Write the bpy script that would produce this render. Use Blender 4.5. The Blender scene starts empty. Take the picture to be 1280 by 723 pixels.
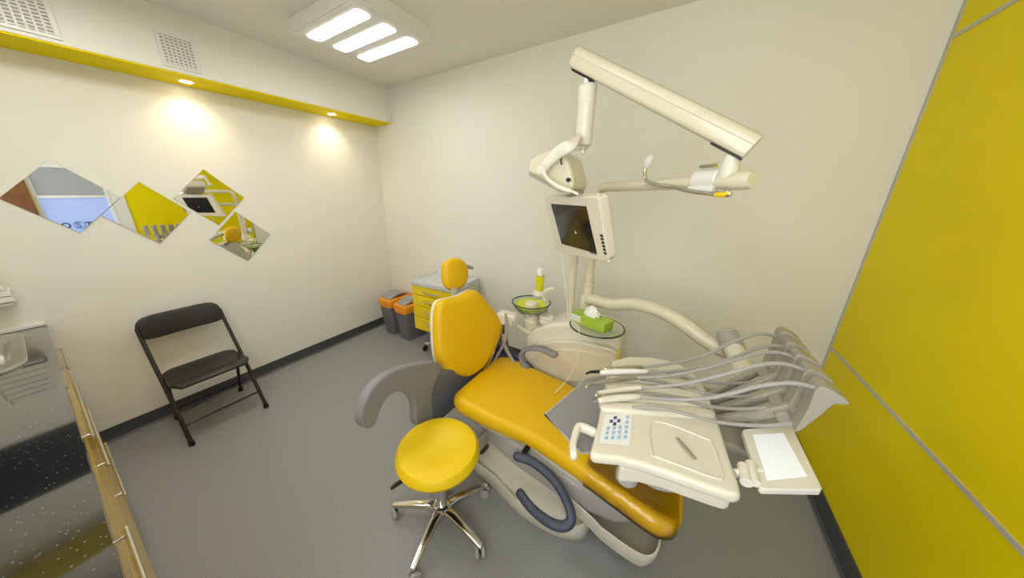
import bpy, bmesh, math, random
from mathutils import Vector, Matrix
random.seed(5)
PI = math.pi
SC = bpy.context.scene
COL = SC.collection

# ------------------------------------------------------------------ camera model (1280x723)
F, CX, CY = 365.258, 616.66, 357.99
CAM = Vector((3.13542, -2.44103, 1.65))
CR = Vector((0.8459838, 0.53320756, -0.00105486))
CU = Vector((-0.1606318, 0.25674285, 0.95303753))
CW = Vector((-0.50843764, 0.80608487, -0.30285038))

def ray(p): return CR*((p[0]-CX)/F) + CU*(-(p[1]-CY)/F) + CW
def hx(px, py, v): D = ray((px, py)); return CAM + D*((v-CAM.x)/D.x)
def hy(px, py, v): D = ray((px, py)); return CAM + D*((v-CAM.y)/D.y)
def hz(px, py, v): D = ray((px, py)); return CAM + D*((v-CAM.z)/D.z)
def hp(px, py, P, n): D = ray((px, py)); return CAM + D*(n.dot(P-CAM)/n.dot(D))

cd = bpy.data.cameras.new('camera'); cam = bpy.data.objects.new('camera', cd); COL.objects.link(cam)
m = Matrix((CR, CU, -CW)).transposed().to_4x4(); m.translation = CAM
cam.matrix_world = m
cd.sensor_fit = 'HORIZONTAL'; cd.sensor_width = 36; cd.lens = F/1280*36
cd.shift_x = (640-CX)/1280; cd.shift_y = (CY-361.5)/1280
cd.clip_start = 0.02; cd.clip_end = 60
SC.camera = cam

# ------------------------------------------------------------------ materials
def mat(name, col, rough=0.5, metal=0.0, spec=0.5, emit=None, es=0, trans=0, ior=1.45, alpha=1, coat=0,
        noise=None, bump=None):
    m = bpy.data.materials.new(name); m.use_nodes = True
    nt = m.node_tree; b = nt.nodes['Principled BSDF']
    b.inputs['Base Color'].default_value = (*col, 1); b.inputs['Roughness'].default_value = rough
    b.inputs['Metallic'].default_value = metal; b.inputs['Specular IOR Level'].default_value = spec
    b.inputs['IOR'].default_value = ior; b.inputs['Transmission Weight'].default_value = trans
    b.inputs['Coat Weight'].default_value = coat; b.inputs['Coat Roughness'].default_value = 0.1
    b.inputs['Alpha'].default_value = alpha
    if emit: b.inputs['Emission Color'].default_value = (*emit, 1); b.inputs['Emission Strength'].default_value = es
    tc = nt.nodes.new('ShaderNodeTexCoord')
    if noise:   # (scale, colour2, lo, hi)
        n = nt.nodes.new('ShaderNodeTexNoise'); n.inputs['Scale'].default_value = noise[0]; n.inputs['Detail'].default_value = 4
        r = nt.nodes.new('ShaderNodeValToRGB'); r.color_ramp.elements[0].position = noise[2]; r.color_ramp.elements[1].position = noise[3]
        r.color_ramp.elements[0].color = (*col, 1); r.color_ramp.elements[1].color = (*noise[1], 1)
        nt.links.new(tc.outputs['Object'], n.inputs['Vector']); nt.links.new(n.outputs['Fac'], r.inputs['Fac'])
        nt.links.new(r.outputs['Color'], b.inputs['Base Color'])
    if bump:    # (scale, strength, distance)
        n = nt.nodes.new('ShaderNodeTexNoise'); n.inputs['Scale'].default_value = bump[0]; n.inputs['Detail'].default_value = 3
        bp = nt.nodes.new('ShaderNodeBump'); bp.inputs['Strength'].default_value = bump[1]; bp.inputs['Distance'].default_value = bump[2]
        nt.links.new(tc.outputs['Object'], n.inputs['Vector']); nt.links.new(n.outputs['Fac'], bp.inputs['Height'])
        nt.links.new(bp.outputs['Normal'], b.inputs['Normal'])
    return m

M = {}
M['wall'] = mat('cream_paint', (0.84, 0.82, 0.74), 0.55, spec=0.25, noise=(2.0, (0.82, 0.80, 0.72), 0.3, 0.7), bump=(90, 0.08, 0.002))
M['ceil'] = mat('ceiling_paint', (0.86, 0.84, 0.76), 0.7, spec=0.2, bump=(60, 0.05, 0.002))
M['yellow_wall'] = mat('yellow_panel', (0.88, 0.72, 0.0), 0.5, spec=0.15, noise=(1.5, (0.86, 0.70, 0.0), 0.3, 0.7))
M['yellow_paint'] = mat('yellow_paint', (0.90, 0.73, 0.0), 0.6, spec=0.1, noise=(2, (0.88, 0.71, 0.0), 0.3, 0.7))
M['seam'] = mat('seam_grey', (0.56, 0.53, 0.44), 0.5, noise=(8, (0.54, 0.51, 0.42), 0.3, 0.7))
M['base'] = mat('baseboard_vinyl', (0.055, 0.058, 0.066), 0.45, noise=(120, (0.075, 0.078, 0.086), 0.4, 0.7))
M['base_lip'] = mat('baseboard_lip', (0.20, 0.20, 0.20), 0.45, noise=(90, (0.22, 0.22, 0.22), 0.4, 0.7))
M['white'] = mat('white_plastic', (0.80, 0.79, 0.74), 0.35, noise=(5, (0.78, 0.77, 0.72), 0.3, 0.7))
M['cream'] = mat('cream_plastic', (0.71, 0.67, 0.545), 0.28, coat=0.25, noise=(4, (0.69, 0.65, 0.525), 0.3, 0.7))
M['cream2'] = mat('pale_cream_plastic', (0.77, 0.735, 0.62), 0.3, coat=0.2, noise=(4, (0.75, 0.715, 0.60), 0.3, 0.7))
M['warm'] = mat('cream_enamel', (0.71, 0.66, 0.50), 0.25, coat=0.4, noise=(4, (0.70, 0.65, 0.49), 0.3, 0.7))
M['leather'] = mat('yellow_vinyl', (0.79, 0.475, 0.004), 0.40, spec=0.4, noise=(3, (0.76, 0.45, 0.004), 0.3, 0.7), bump=(160, 0.12, 0.001))
M['stool'] = mat('stool_vinyl', (0.86, 0.60, 0.008), 0.38, spec=0.4, noise=(3, (0.83, 0.57, 0.008), 0.3, 0.7), bump=(160, 0.12, 0.001))
M['grey'] = mat('grey_plastic', (0.235, 0.235, 0.25), 0.42, bump=(220, 0.12, 0.001))
M['dgrey'] = mat('dark_grey_rubber', (0.045, 0.055, 0.085), 0.45, bump=(220, 0.12, 0.001))
M['lgrey'] = mat('light_grey_plastic', (0.42, 0.40, 0.37), 0.4, bump=(200, 0.08, 0.001))
M['hose'] = mat('grey_hose', (0.34, 0.33, 0.30), 0.4, bump=(150, 0.08, 0.001))
M['blade'] = mat('hose_arm_plastic', (0.36, 0.33, 0.265), 0.42, bump=(150, 0.05, 0.001))
M['chrome'] = mat('chrome', (0.72, 0.72, 0.70), 0.13, metal=1, noise=(30, (0.68, 0.68, 0.66), 0.3, 0.7))
M['steel'] = mat('brushed_steel', (0.62, 0.60, 0.55), 0.32, metal=1, noise=(60, (0.56, 0.54, 0.5), 0.3, 0.7))
M['bracket'] = mat('blue_grey_plastic', (0.13, 0.145, 0.18), 0.45, bump=(220, 0.12, 0.001))
M['scoop'] = mat('scoop_grey', (0.36, 0.34, 0.28), 0.35, bump=(80, 0.06, 0.001))
M['black'] = mat('black_plastic', (0.012, 0.012, 0.014), 0.35, bump=(200, 0.08, 0.001))
M['blackmet'] = mat('black_enamel', (0.015, 0.015, 0.016), 0.3, noise=(30, (0.02, 0.02, 0.022), 0.3, 0.7))
M['screen'] = mat('screen_glass', (0.008, 0.008, 0.009), 0.08, coat=0.6, noise=(5, (0.01, 0.01, 0.011), 0.3, 0.7))
M['mirror'] = mat('mirror_silver', (0.93, 0.94, 0.93), 0.012, metal=1, noise=(2, (0.92, 0.93, 0.92), 0.3, 0.7))
M['edge'] = mat('mirror_edge', (0.45, 0.47, 0.42), 0.3, noise=(20, (0.42, 0.44, 0.4), 0.3, 0.7))
M['orange'] = mat('orange_plastic', (0.84, 0.30, 0.012), 0.38, noise=(6, (0.82, 0.29, 0.012), 0.3, 0.7))
M['bin'] = mat('bin_grey', (0.17, 0.17, 0.18), 0.45, noise=(6, (0.155, 0.155, 0.165), 0.3, 0.7))
M['binlid'] = mat('bin_lid_grey', (0.33, 0.33, 0.33), 0.4, noise=(6, (0.31, 0.31, 0.31), 0.3, 0.7))
M['drawer'] = mat('yellow_lacquer', (0.93, 0.69, 0.008), 0.3, coat=0.3, noise=(3, (0.91, 0.67, 0.008), 0.3, 0.7))
M['ylac'] = mat('yellow_cabinet_front', (0.80, 0.52, 0.03), 0.25, coat=0.3, noise=(3, (0.78, 0.50, 0.03), 0.3, 0.7))
M['wood'] = mat('brown_wood', (0.19, 0.075, 0.025), 0.4, noise=(12, (0.12, 0.045, 0.015), 0.3, 0.7))
M['green'] = mat('green_card', (0.42, 0.58, 0.06), 0.45, noise=(14, (0.30, 0.48, 0.04), 0.42, 0.6))
M['card'] = mat('pale_card', (0.62, 0.70, 0.62), 0.5, noise=(18, (0.75, 0.8, 0.75), 0.4, 0.6))
M['tissue'] = mat('tissue_paper', (0.88, 0.88, 0.84), 0.8, bump=(30, 0.3, 0.004))
M['glass'] = mat('clear_glass', (0.86, 0.95, 0.90), 0.02, trans=1, ior=1.3, noise=(2, (0.85, 0.94, 0.89), 0.3, 0.7))
M['glass_edge'] = mat('glass_edge_green', (0.02, 0.09, 0.06), 0.1, trans=0.25, noise=(5, (0.02, 0.08, 0.05), 0.3, 0.7))
M['yliq'] = mat('yellow_green_glaze', (0.72, 0.78, 0.05), 0.15, noise=(20, (0.66, 0.74, 0.08), 0.4, 0.6))
M['ycup'] = mat('yellow_cup', (0.88, 0.85, 0.02), 0.2, trans=0.25, noise=(9, (0.86, 0.83, 0.02), 0.3, 0.7))
M['bluegrey'] = mat('tray_grey', (0.27, 0.27, 0.265), 0.22, coat=0.4, noise=(7, (0.25, 0.25, 0.245), 0.3, 0.7))
M['key_panel'] = mat('key_panel_white', (0.80, 0.81, 0.80), 0.35, noise=(7, (0.79, 0.8, 0.79), 0.3, 0.7))
M['key'] = mat('key_light_blue', (0.22, 0.36, 0.62), 0.4, noise=(500, (0.50, 0.60, 0.76), 0.45, 0.55))
M['keyd'] = mat('key_dark_blue', (0.03, 0.045, 0.20), 0.4, noise=(500, (0.2, 0.22, 0.42), 0.55, 0.65))
M['viewer'] = mat('viewer_acrylic', (0.85, 0.88, 0.92), 0.25, emit=(0.9, 0.95, 1), es=0.12, noise=(5, (0.84, 0.87, 0.91), 0.3, 0.7))
M['lamp'] = mat('lamp_diffuser', (0.9, 0.9, 0.9), 0.4, emit=(1, 0.98, 0.94), es=8.5)
M['fill_high'] = mat('added_fill_bright', (0.9, 0.9, 0.9), 0.4, emit=(1, 0.98, 0.94), es=17)  # strong glow for the fill light added over the worktop
M['fill_low'] = mat('added_fill_dim', (0.9, 0.9, 0.9), 0.4, emit=(1, 0.97, 0.92), es=5)  # weak glow for the other added fill light
M['spot'] = mat('spot_bulb', (0.9, 0.9, 0.9), 0.4, emit=(1, 0.86, 0.6), es=25)
M['frost'] = mat('frosted_film', (0.25, 0.3, 0.42), 0.6, emit=(0.36, 0.50, 0.95), es=0.36)
M['frost2'] = mat('frosted_upper', (0.2, 0.2, 0.2), 0.5, emit=(0.42, 0.43, 0.45), es=0.25)
M['fill_glow'] = mat('added_window_glow', (0.8, 0.8, 0.8), 0.4, emit=(0.94, 0.98, 1.0), es=3.3)  # glowing pane of the added window, fills the room with light
M['text'] = mat('film_lettering', (0.05, 0.08, 0.16), 0.5, noise=(7, (0.05, 0.07, 0.15), 0.3, 0.7))
M['text2'] = mat('film_emblem_blue', (0.10, 0.22, 0.55), 0.5, noise=(7, (0.1, 0.2, 0.5), 0.3, 0.7))
M['sink'] = mat('sink_steel', (0.66, 0.64, 0.58), 0.22, metal=0.9, noise=(40, (0.6, 0.58, 0.53), 0.3, 0.7))
M['paper'] = mat('paper_towel', (0.80, 0.78, 0.70), 0.8, bump=(50, 0.2, 0.003))
M['carcass'] = mat('white_carcass', (0.72, 0.72, 0.66), 0.4, noise=(5, (0.7, 0.7, 0.64), 0.3, 0.7))
M['metaltop'] = mat('pale_steel_top', (0.66, 0.70, 0.74), 0.25, metal=0.3, noise=(60, (0.62, 0.66, 0.7), 0.3, 0.7))
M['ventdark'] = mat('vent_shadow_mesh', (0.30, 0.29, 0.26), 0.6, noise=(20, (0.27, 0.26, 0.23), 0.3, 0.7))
# floor: grey vinyl with a fine speckle
M['floor'] = mat('grey_vinyl_floor', (0.24, 0.245, 0.245), 0.42, spec=0.4, noise=(210, (0.33, 0.335, 0.33), 0.38, 0.66))
# counter: black stone with light flecks
def counter_mat():
    m = mat('speckled_black_stone', (0.012, 0.013, 0.016), 0.07, spec=0.9, coat=1.0)
    nt = m.node_tree; b = nt.nodes['Principled BSDF']; tc = nt.nodes.new('ShaderNodeTexCoord')
    v = nt.nodes.new('ShaderNodeTexVoronoi'); v.inputs['Scale'].default_value = 72; v.inputs['Randomness'].default_value = 1
    r = nt.nodes.new('ShaderNodeValToRGB')
    r.color_ramp.elements[0].position = 0.10; r.color_ramp.elements[0].color = (0.20, 0.22, 0.25, 1)
    r.color_ramp.elements[1].position = 0.15; r.color_ramp.elements[1].color = (0.012, 0.013, 0.016, 1)
    nt.links.new(tc.outputs['Object'], v.inputs['Vector']); nt.links.new(v.outputs['Distance'], r.inputs['Fac'])
    nt.links.new(r.outputs['Color'], b.inputs['Base Color'])
    b.inputs['Coat Roughness'].default_value = 0.03; b.inputs['Coat IOR'].default_value = 1.9
    return m
M['stone'] = counter_mat()
# thin clear plastic wrap
def wrap_mat():
    m = bpy.data.materials.new('clear_plastic_wrap'); m.use_nodes = True; nt = m.node_tree
    for n in list(nt.nodes): nt.nodes.remove(n)
    o = nt.nodes.new('ShaderNodeOutputMaterial'); mx = nt.nodes.new('ShaderNodeMixShader')
    t = nt.nodes.new('ShaderNodeBsdfTransparent'); g = nt.nodes.new('ShaderNodeBsdfGlossy'); g.inputs['Roughness'].default_value = 0.12
    fr = nt.nodes.new('ShaderNodeFresnel'); fr.inputs['IOR'].default_value = 1.5
    n = nt.nodes.new('ShaderNodeTexNoise'); n.inputs['Scale'].default_value = 14; n.inputs['Detail'].default_value = 2
    bp = nt.nodes.new('ShaderNodeBump'); bp.inputs['Strength'].default_value = 0.7; bp.inputs['Distance'].default_value = 0.02
    tc = nt.nodes.new('ShaderNodeTexCoord')
    nt.links.new(tc.outputs['Object'], n.inputs['Vector']); nt.links.new(n.outputs['Fac'], bp.inputs['Height'])
    nt.links.new(bp.outputs['Normal'], g.inputs['Normal']); nt.links.new(bp.outputs['Normal'], fr.inputs['Normal'])
    nt.links.new(fr.outputs['Fac'], mx.inputs['Fac']); nt.links.new(t.outputs[0], mx.inputs[1]); nt.links.new(g.outputs[0], mx.inputs[2])
    nt.links.new(mx.outputs[0], o.inputs['Surface'])
    return m
M['wrap'] = wrap_mat()

# ------------------------------------------------------------------ mesh helpers
def V(*a): return Vector(a if len(a) > 1 else a[0])

def thing(name, label, cat, loc, group=None):
    o = bpy.data.objects.new(name, None); COL.objects.link(o); o.location = loc; o.empty_display_size = 0.05
    o['label'] = label; o['category'] = cat
    if group: o['group'] = group
    return o
def tag(o, label, cat, group=None):
    o['label'] = label; o['category'] = cat
    if group: o['group'] = group
    return o
def parent_to(o, p):
    o.parent = p
    if p.type == 'EMPTY': o.matrix_parent_inverse = Matrix.Translation(-Vector(p.location))
def obj(name, bm, material, parent=None, smooth=35, bevel=None, seg=3, sub=0, label=None, solid=None):
    me = bpy.data.meshes.new(name)
    bmesh.ops.recalc_face_normals(bm, faces=bm.faces[:])
    bm.to_mesh(me); bm.free()
    me.materials.append(material)
    o = bpy.data.objects.new(name, me); COL.objects.link(o)
    if solid:
        s = o.modifiers.new('solid', 'SOLIDIFY'); s.thickness = solid; s.offset = 0
    if bevel:
        b = o.modifiers.new('bevel', 'BEVEL'); b.width = bevel; b.segments = seg; b.limit_method = 'ANGLE'; b.angle_limit = math.radians(40)
        b.use_clamp_overlap = True
    if sub:
        s = o.modifiers.new('sub', 'SUBSURF'); s.levels = sub; s.render_levels = sub
    if smooth:
        me.polygons.foreach_set('use_smooth', [True]*len(me.polygons))
        if bevel or sub: pass
        else: me.set_sharp_from_angle(angle=math.radians(smooth))
        if bevel:
            w = o.modifiers.new('wn', 'WEIGHTED_NORMAL'); w.keep_sharp = True
    if parent: parent_to(o, parent)
    if label: o['label'] = label
    return o
def struct(name, bm, material, **k):
    o = obj(name, bm, material, **k); o['kind'] = 'structure'; return o
def box(c, s, rot=None, bm=None):
    bm = bm or bmesh.new()
    vs = []
    R_ = rot or Matrix.Identity(3)
    for x in (-.5, .5):
        for y in (-.5, .5):
            for z in (-.5, .5):
                vs.append(bm.verts.new(Vector(c) + R_ @ Vector((x*s[0], y*s[1], z*s[2]))))
    for f in ((0,1,3,2),(4,6,7,5),(0,4,5,1),(2,3,7,6),(0,2,6,4),(1,5,7,3)): bm.faces.new([vs[i] for i in f])
    return bm
def box2(a, b, bm=None):
    a = Vector(a); b = Vector(b); return box((a+b)/2, (abs(b.x-a.x), abs(b.y-a.y), abs(b.z-a.z)), bm=bm)
def crom(pts, n=6, closed=False):
    pts = [Vector(p) for p in pts]; out = []; N = len(pts)
    for i in range(N if closed else N-1):
        if closed: p0, p1, p2, p3 = pts[i-1], pts[i], pts[(i+1) % N], pts[(i+2) % N]
        else: p1, p2 = pts[i], pts[i+1]; p0 = pts[i-1] if i else p1*2-p2; p3 = pts[i+2] if i+2 < N else p2*2-p1
        for k in range(n):
            t = k/n
            out.append(0.5*((2*p1)+(p2-p0)*t+(2*p0-5*p1+4*p2-p3)*t*t+(3*p1-p0-3*p2+p3)*t**3))
    if not closed: out.append(pts[-1])
    return out
def tube(pts, r, segs=14, smooth=0, flat=None, bm=None, closed=False, r2=None):
    """round (or flattened: r across, r2 along `flat`) tube along points, radii r number or list"""
    bm = bm or bmesh.new(); pts = [Vector(p) for p in pts]
    if isinstance(r, (int, float)): rr = [r]*len(pts)
    else: rr = list(r)
    if smooth:
        a = [Vector((x, 0, 0)) for x in rr]; rr = [v.x for v in crom(a, smooth, closed)]
        pts = crom(pts, smooth, closed)
    N = len(pts); rings = []; prev = None
    for i in range(N):
        if closed: t = pts[(i+1) % N]-pts[i-1]
        else: t = pts[min(i+1, N-1)]-pts[max(i-1, 0)]
        t.normalize()
        if flat is not None: n = Vector(flat); n = (n - t*n.dot(t)).normalized()
        elif prev is None:
            n = t.cross(Vector((0, 0, 1)));
            if n.length < 0.1: n = t.cross(Vector((0, 1, 0)))
            n.normalize()
        else: n = (prev - t*prev.dot(t)).normalized()
        prev = n; b = t.cross(n); ring = []
        k2 = (r2/rr[0]) if r2 else 1
        for k in range(segs):
            a = 2*PI*k/segs; ca, sa = math.cos(a), math.sin(a)
            if r2:
                ca = math.copysign(abs(ca)**0.7, ca); sa = math.copysign(abs(sa)**0.7, sa)
            ring.append(bm.verts.new(pts[i] + n*(ca*rr[i]*k2) + b*(sa*rr[i])))
        rings.append(ring)
    for i in range(N if closed else N-1):
        A, B = rings[i], rings[(i+1) % N]
        for k in range(segs): bm.faces.new((A[k], A[(k+1) % segs], B[(k+1) % segs], B[k]))
    if not closed:
        bm.faces.new(rings[0][::-1]); bm.faces.new(rings[-1])
    return bm
def capsule(pts, r, segs=14, smooth=0, flat=None, bm=None, r2=None):
    """tube with rounded ends"""
    pts = [Vector(p) for p in pts]
    rr = [r]*len(pts) if isinstance(r, (int, float)) else list(r)
    if smooth:
        a = [Vector((x, 0, 0)) for x in rr]; rr = [v.x for v in crom(a, smooth)]; pts = crom(pts, smooth)
    d0 = (pts[0]-pts[1]).normalized(); d1 = (pts[-1]-pts[-2]).normalized()
    P = []; Q = []
    for a in (80, 60, 35): P.append(pts[0]+d0*rr[0]*math.sin(math.radians(a))*0.9); Q.append(rr[0]*math.cos(math.radians(a)))
    P += pts; Q += rr
    for a in (35, 60, 80): P.append(pts[-1]+d1*rr[-1]*math.sin(math.radians(a))*0.9); Q.append(rr[-1]*math.cos(math.radians(a)))
    if r2:
        k = r2/rr[0]
        return tube_k(P, Q, segs, flat, bm, k)
    return tube(P, Q, segs, 0, flat, bm)
def tube_k(P, Q, segs, flat, bm, k2):
    bm = bm or bmesh.new(); N = len(P); rings = []
    for i in range(N):
        t = (P[min(i+1, N-1)]-P[max(i-1, 0)]).normalized()
        n = Vector(flat); n = (n - t*n.dot(t)).normalized(); b = t.cross(n)
        ring = []
        for k in range(segs):
            a = 2*PI*k/segs; ca, sa = math.cos(a), math.sin(a)
            ca = math.copysign(abs(ca)**0.7, ca); sa = math.copysign(abs(sa)**0.7, sa)
            ring.append(bm.verts.new(P[i] + n*(ca*Q[i]*k2) + b*(sa*Q[i])))
        rings.append(ring)
    for i in range(N-1):
        for k in range(segs): bm.faces.new((rings[i][k], rings[i][(k+1) % segs], rings[i+1][(k+1) % segs], rings[i+1][k]))
    bm.faces.new(rings[0][::-1]); bm.faces.new(rings[-1]); return bm
def lathe(base, prof, segs=32, axis=(0, 0, 1), bm=None, sx=1, sy=1):
    """prof: list of (r, h) along axis from base"""
    bm = bm or bmesh.new(); ax = Vector(axis).normalized(); base = Vector(base)
    n = ax.cross(Vector((0, 1, 0)));
    if n.length < 0.1: n = ax.cross(Vector((1, 0, 0)))
    n.normalize(); b = ax.cross(n); rings = []
    for r, h in prof:
        if r < 1e-5: rings.append([bm.verts.new(base+ax*h)])
        else: rings.append([bm.verts.new(base+ax*h+n*(r*sx*math.cos(2*PI*k/segs))+b*(r*sy*math.sin(2*PI*k/segs))) for k in range(segs)])
    for A, B in zip(rings, rings[1:]):
        for k in range(segs):
            k2 = (k+1) % segs
            if len(A) == 1 and len(B) == 1: continue
            if len(A) == 1: bm.faces.new((A[0], B[k2], B[k]))
            elif len(B) == 1: bm.faces.new((A[k], A[k2], B[0]))
            else: bm.faces.new((A[k], A[k2], B[k2], B[k]))
    if len(rings[0]) > 1: bm.faces.new(rings[0][::-1])
    if len(rings[-1]) > 1: bm.faces.new(rings[-1])
    return bm
def prism(pts, vec, smooth=0, bm=None):
    """planar outline extruded by vec"""
    bm = bm or bmesh.new(); pts = [Vector(p) for p in pts]
    if smooth: pts = crom(pts, smooth, True)
    vec = Vector(vec)
    a = [bm.verts.new(p) for p in pts]; b = [bm.verts.new(p+vec) for p in pts]; N = len(pts)
    bm.faces.new(a[::-1]); bm.faces.new(b)
    for i in range(N): bm.faces.new((a[i], a[(i+1) % N], b[(i+1) % N], b[i]))
    return bm
def pillow(pts, vec, smooth=0, edge=0.3, dome=0.2, bm=None, rings=5):
    """closed planar outline inflated to a padded cushion: rounded rim, slightly domed face. vec = thickness vector (front face at +vec/2)"""
    bm = bm or bmesh.new(); pts = [Vector(p) for p in pts]
    if smooth: pts = crom(pts, smooth, True)
    c = sum(pts, Vector())/len(pts); vec = Vector(vec); T = vec.length; n = vec.normalized()
    r = T/2; loops = []
    # rim half circle from back to front
    def inset(p, d):
        q = p-c; L = q.length; return c + q*max(0.0, (L-d)/L)
    A = []
    for k in range(7):
        a = -PI/2+PI*k/6; A.append((r*(1-math.cos(a)), r*math.sin(a)))
    for ins, h in A: loops.append([bm.verts.new(inset(p, ins)+n*h) for p in pts])
    for k in range(1, rings+1):
        t = k/(rings+0.6)
        hgt = r + dome*T*(1-(1-t)**2)
        loops.append([bm.verts.new(c+(inset(p, r)-c)*(1-t)+n*hgt) for p in pts])
    N = len(pts)
    for L1, L2 in zip(loops, loops[1:]):
        for i in range(N): bm.faces.new((L1[i], L1[(i+1) % N], L2[(i+1) % N], L2[i]))
    bm.faces.new(loops[0][::-1]); bm.faces.new(loops[-1])
    return bm
def loft(secs, cap=True, bm=None):
    bm = bm or bmesh.new(); R_ = [[bm.verts.new(Vector(p)) for p in s] for s in secs]; N = len(secs[0])
    for A, B in zip(R_, R_[1:]):
        for i in range(N): bm.faces.new((A[i], A[(i+1) % N], B[(i+1) % N], B[i]))
    if cap: bm.faces.new(R_[0][::-1]); bm.faces.new(R_[-1])
    return bm
def rrect(c, ax, ay, w, h, r, n=5):
    """rounded rectangle loop"""
    out = []; r = min(r, w/2*0.98, h/2*0.98)
    for sx, sy, a0 in ((1, 1, 0), (-1, 1, 90), (-1, -1, 180), (1, -1, 270)):
        for k in range(n+1):
            a = math.radians(a0+90*k/n)
            out.append(Vector(c)+Vector(ax)*(sx*(w/2-r)+r*math.cos(a))+Vector(ay)*(sy*(h/2-r)+r*math.sin(a)))
    return out
def join(*bms):
    out = bmesh.new()
    for b in bms:
        me = bpy.data.meshes.new('t'); b.to_mesh(me); b.free(); out.from_mesh(me); bpy.data.meshes.remove(me)
    return out
def copy_tree(o, delta, names=None):
    """copy a thing and its parts, moved by delta"""
    r = o.copy(); COL.objects.link(r); r.location = Vector(o.location)+Vector(delta)
    for ch in [x for x in COL.objects if x.parent == o]:
        c = ch.copy(); COL.objects.link(c); c.parent = r
        for g in [x for x in COL.objects if x.parent == ch]:
            d = g.copy(); COL.objects.link(d); d.parent = c
    return r

# ================================================================== ROOM
W, Lm, H = 4.027, -3.14, 2.722
T = 0.12
struct('floor', box2((-T, Lm-T, -0.1), (W+T, T, 0)), M['floor'], smooth=0)
struct('ceiling', box2((-T, Lm-T, H), (W+T, T, H+0.1)), M['ceil'], smooth=0)
struct('wall_left', box2((-T, Lm, 0), (0, 0, H)), M['wall'], smooth=0)
struct('wall_back', box2((-T, 0, 0), (W+T, T, H)), M['wall'], smooth=0)
WX0, WX1, WZ0, WZ1 = 2.55, 3.90, 1.00, 2.60       # unseen glowing window, added behind the camera as fill light
struct('wall_front', join(box2((-T, Lm-T, 0), (WX0, Lm, H)), box2((WX1, Lm-T, 0), (W+T, Lm, H)), box2((WX0, Lm-T, 0), (WX1, Lm, WZ0)), box2((WX0, Lm-T, WZ1), (WX1, Lm, H))), M['wall'], smooth=0)
struct('added_fill_window', box2((WX0, Lm-0.07, WZ0), (WX1, Lm-0.05, WZ1)), M['fill_glow'], smooth=0)  # added out of view; its glow brightens walls and ceiling
struct('added_fill_window_trim', join(*[box2(a, b) for a, b in (((WX0, Lm-0.05, WZ0), (WX0+0.05, Lm+0.01, WZ1)), ((WX1-0.05, Lm-0.05, WZ0), (WX1, Lm+0.01, WZ1)), ((WX0+.05, Lm-0.05, WZ0), (WX1-.05, Lm+0.01, WZ0+0.05)),
       ((WX0+.05, Lm-0.05, WZ1-0.05), (WX1-.05, Lm+0.01, WZ1)), (((WX0+WX1)/2-0.03, Lm-0.05, WZ0+.05), ((WX0+WX1)/2+0.03, Lm+0.005, WZ1-.05)))]), M['white'], smooth=0)  # frame of the added window
DY0, DY1, DH = -1.64, -2.28, 2.05          # glazed door in the right wall, out of frame, seen in the mirrors
struct('wall_right', join(box2((W, DY0, 0), (W+T, 0, H)), box2((W, DY1, DH), (W+T, DY0, H)), box2((W, Lm, 0), (W+T, DY1, H))), M['yellow_wall'], smooth=0)
# light grey seams of the yellow panelling
struct('trim_1', box2((W-0.004, -1.50, 2.302), (W+0.002, 0, 2.320)), M['seam'], smooth=0)
struct('trim_2', box2((W-0.004, -1.50, 0.750), (W+0.002, 0, 0.768)), M['seam'], smooth=0)
struct('trim_3', box2((W-0.005, -0.022, 0.09), (W+0.002, 0.0, H)), M['seam'], smooth=0)
# soffit along the left wall: cream box, yellow underside
struct('trim_4', box2((0, Lm, 2.386), (0.277, 0, H)), M['wall'], smooth=0)
struct('trim_5', box2((0.0, Lm, 2.378), (0.272, 0, 2.387)), M['yellow_paint'], smooth=0)
# door + frame + tall brown cupboard on the right wall, visible only in the mirrors
struct('door_1', box2((W+0.03, DY1+0.04, 0.02), (W+0.05, DY0-0.04, 1.60)), M['frost'], smooth=0)
struct('window_1', box2((W+0.03, DY1+0.04, 1.625), (W+0.05, DY0-0.04, 1.99)), M['frost2'], smooth=0)
struct('trim_6', join(box2((W-0.012, DY0, 0), (W+0.09, -1.512, DH+0.07)), box2((W-0.012, DY1, DH), (W+0.09, DY0, DH+0.07)),
       box2((W+0.01, DY1, 0), (W+0.07, DY1+0.04, DH)), box2((W+0.01, DY0-0.04, 0), (W+0.07, DY0, DH)),
       box2((W+0.01, DY1+.04, 1.595), (W+0.06, DY0-.04, 1.63)), box2((W+0.01, DY1+.04, 1.985), (W+0.06, DY0-.04, DH))), M['white'], smooth=0, bevel=0.003)
struct('wall_rear', box2((W+T, -2.4, -0.1), (W+T+0.05, -1.5, H)), M['wall'], smooth=0)

# baseboards: coved dark vinyl with a paler lip on the floor
def coved(p0, p1, inward):
    p0 = V(p0); p1 = V(p1); n = V(inward)
    prof = [(0, 0.097), (0.010, 0.097), (0.011, 0.03), (0.016, 0.014), (0.030, 0.004), (0.030, 0.0), (0, 0)]
    return loft([[p+n*a+V(0, 0, b) for a, b in prof] for p in (p0, p1)])
struct('baseboard_left', coved((0, Lm, 0), (0, 0, 0), (1, 0, 0)), M['base'], smooth=30)
struct('baseboard_back', coved((0, 0, 0), (W, 0, 0), (0, -1, 0)), M['base'], smooth=30)
struct('baseboard_right', coved((W, 0, 0), (W, -1.50, 0), (-1, 0, 0)), M['base'], smooth=30)
struct('trim_7', box2((0.029, Lm, 0), (0.036, -0.03, 0.004)), M['base_lip'], smooth=0)
struct('trim_8', box2((0.03, -0.036, 0), (W-0.03, -0.029, 0.004)), M['base_lip'], smooth=0)
struct('trim_9', box2((W-0.036, -1.5, 0), (W-0.029, -0.03, 0.004)), M['base_lip'], smooth=0)

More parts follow.
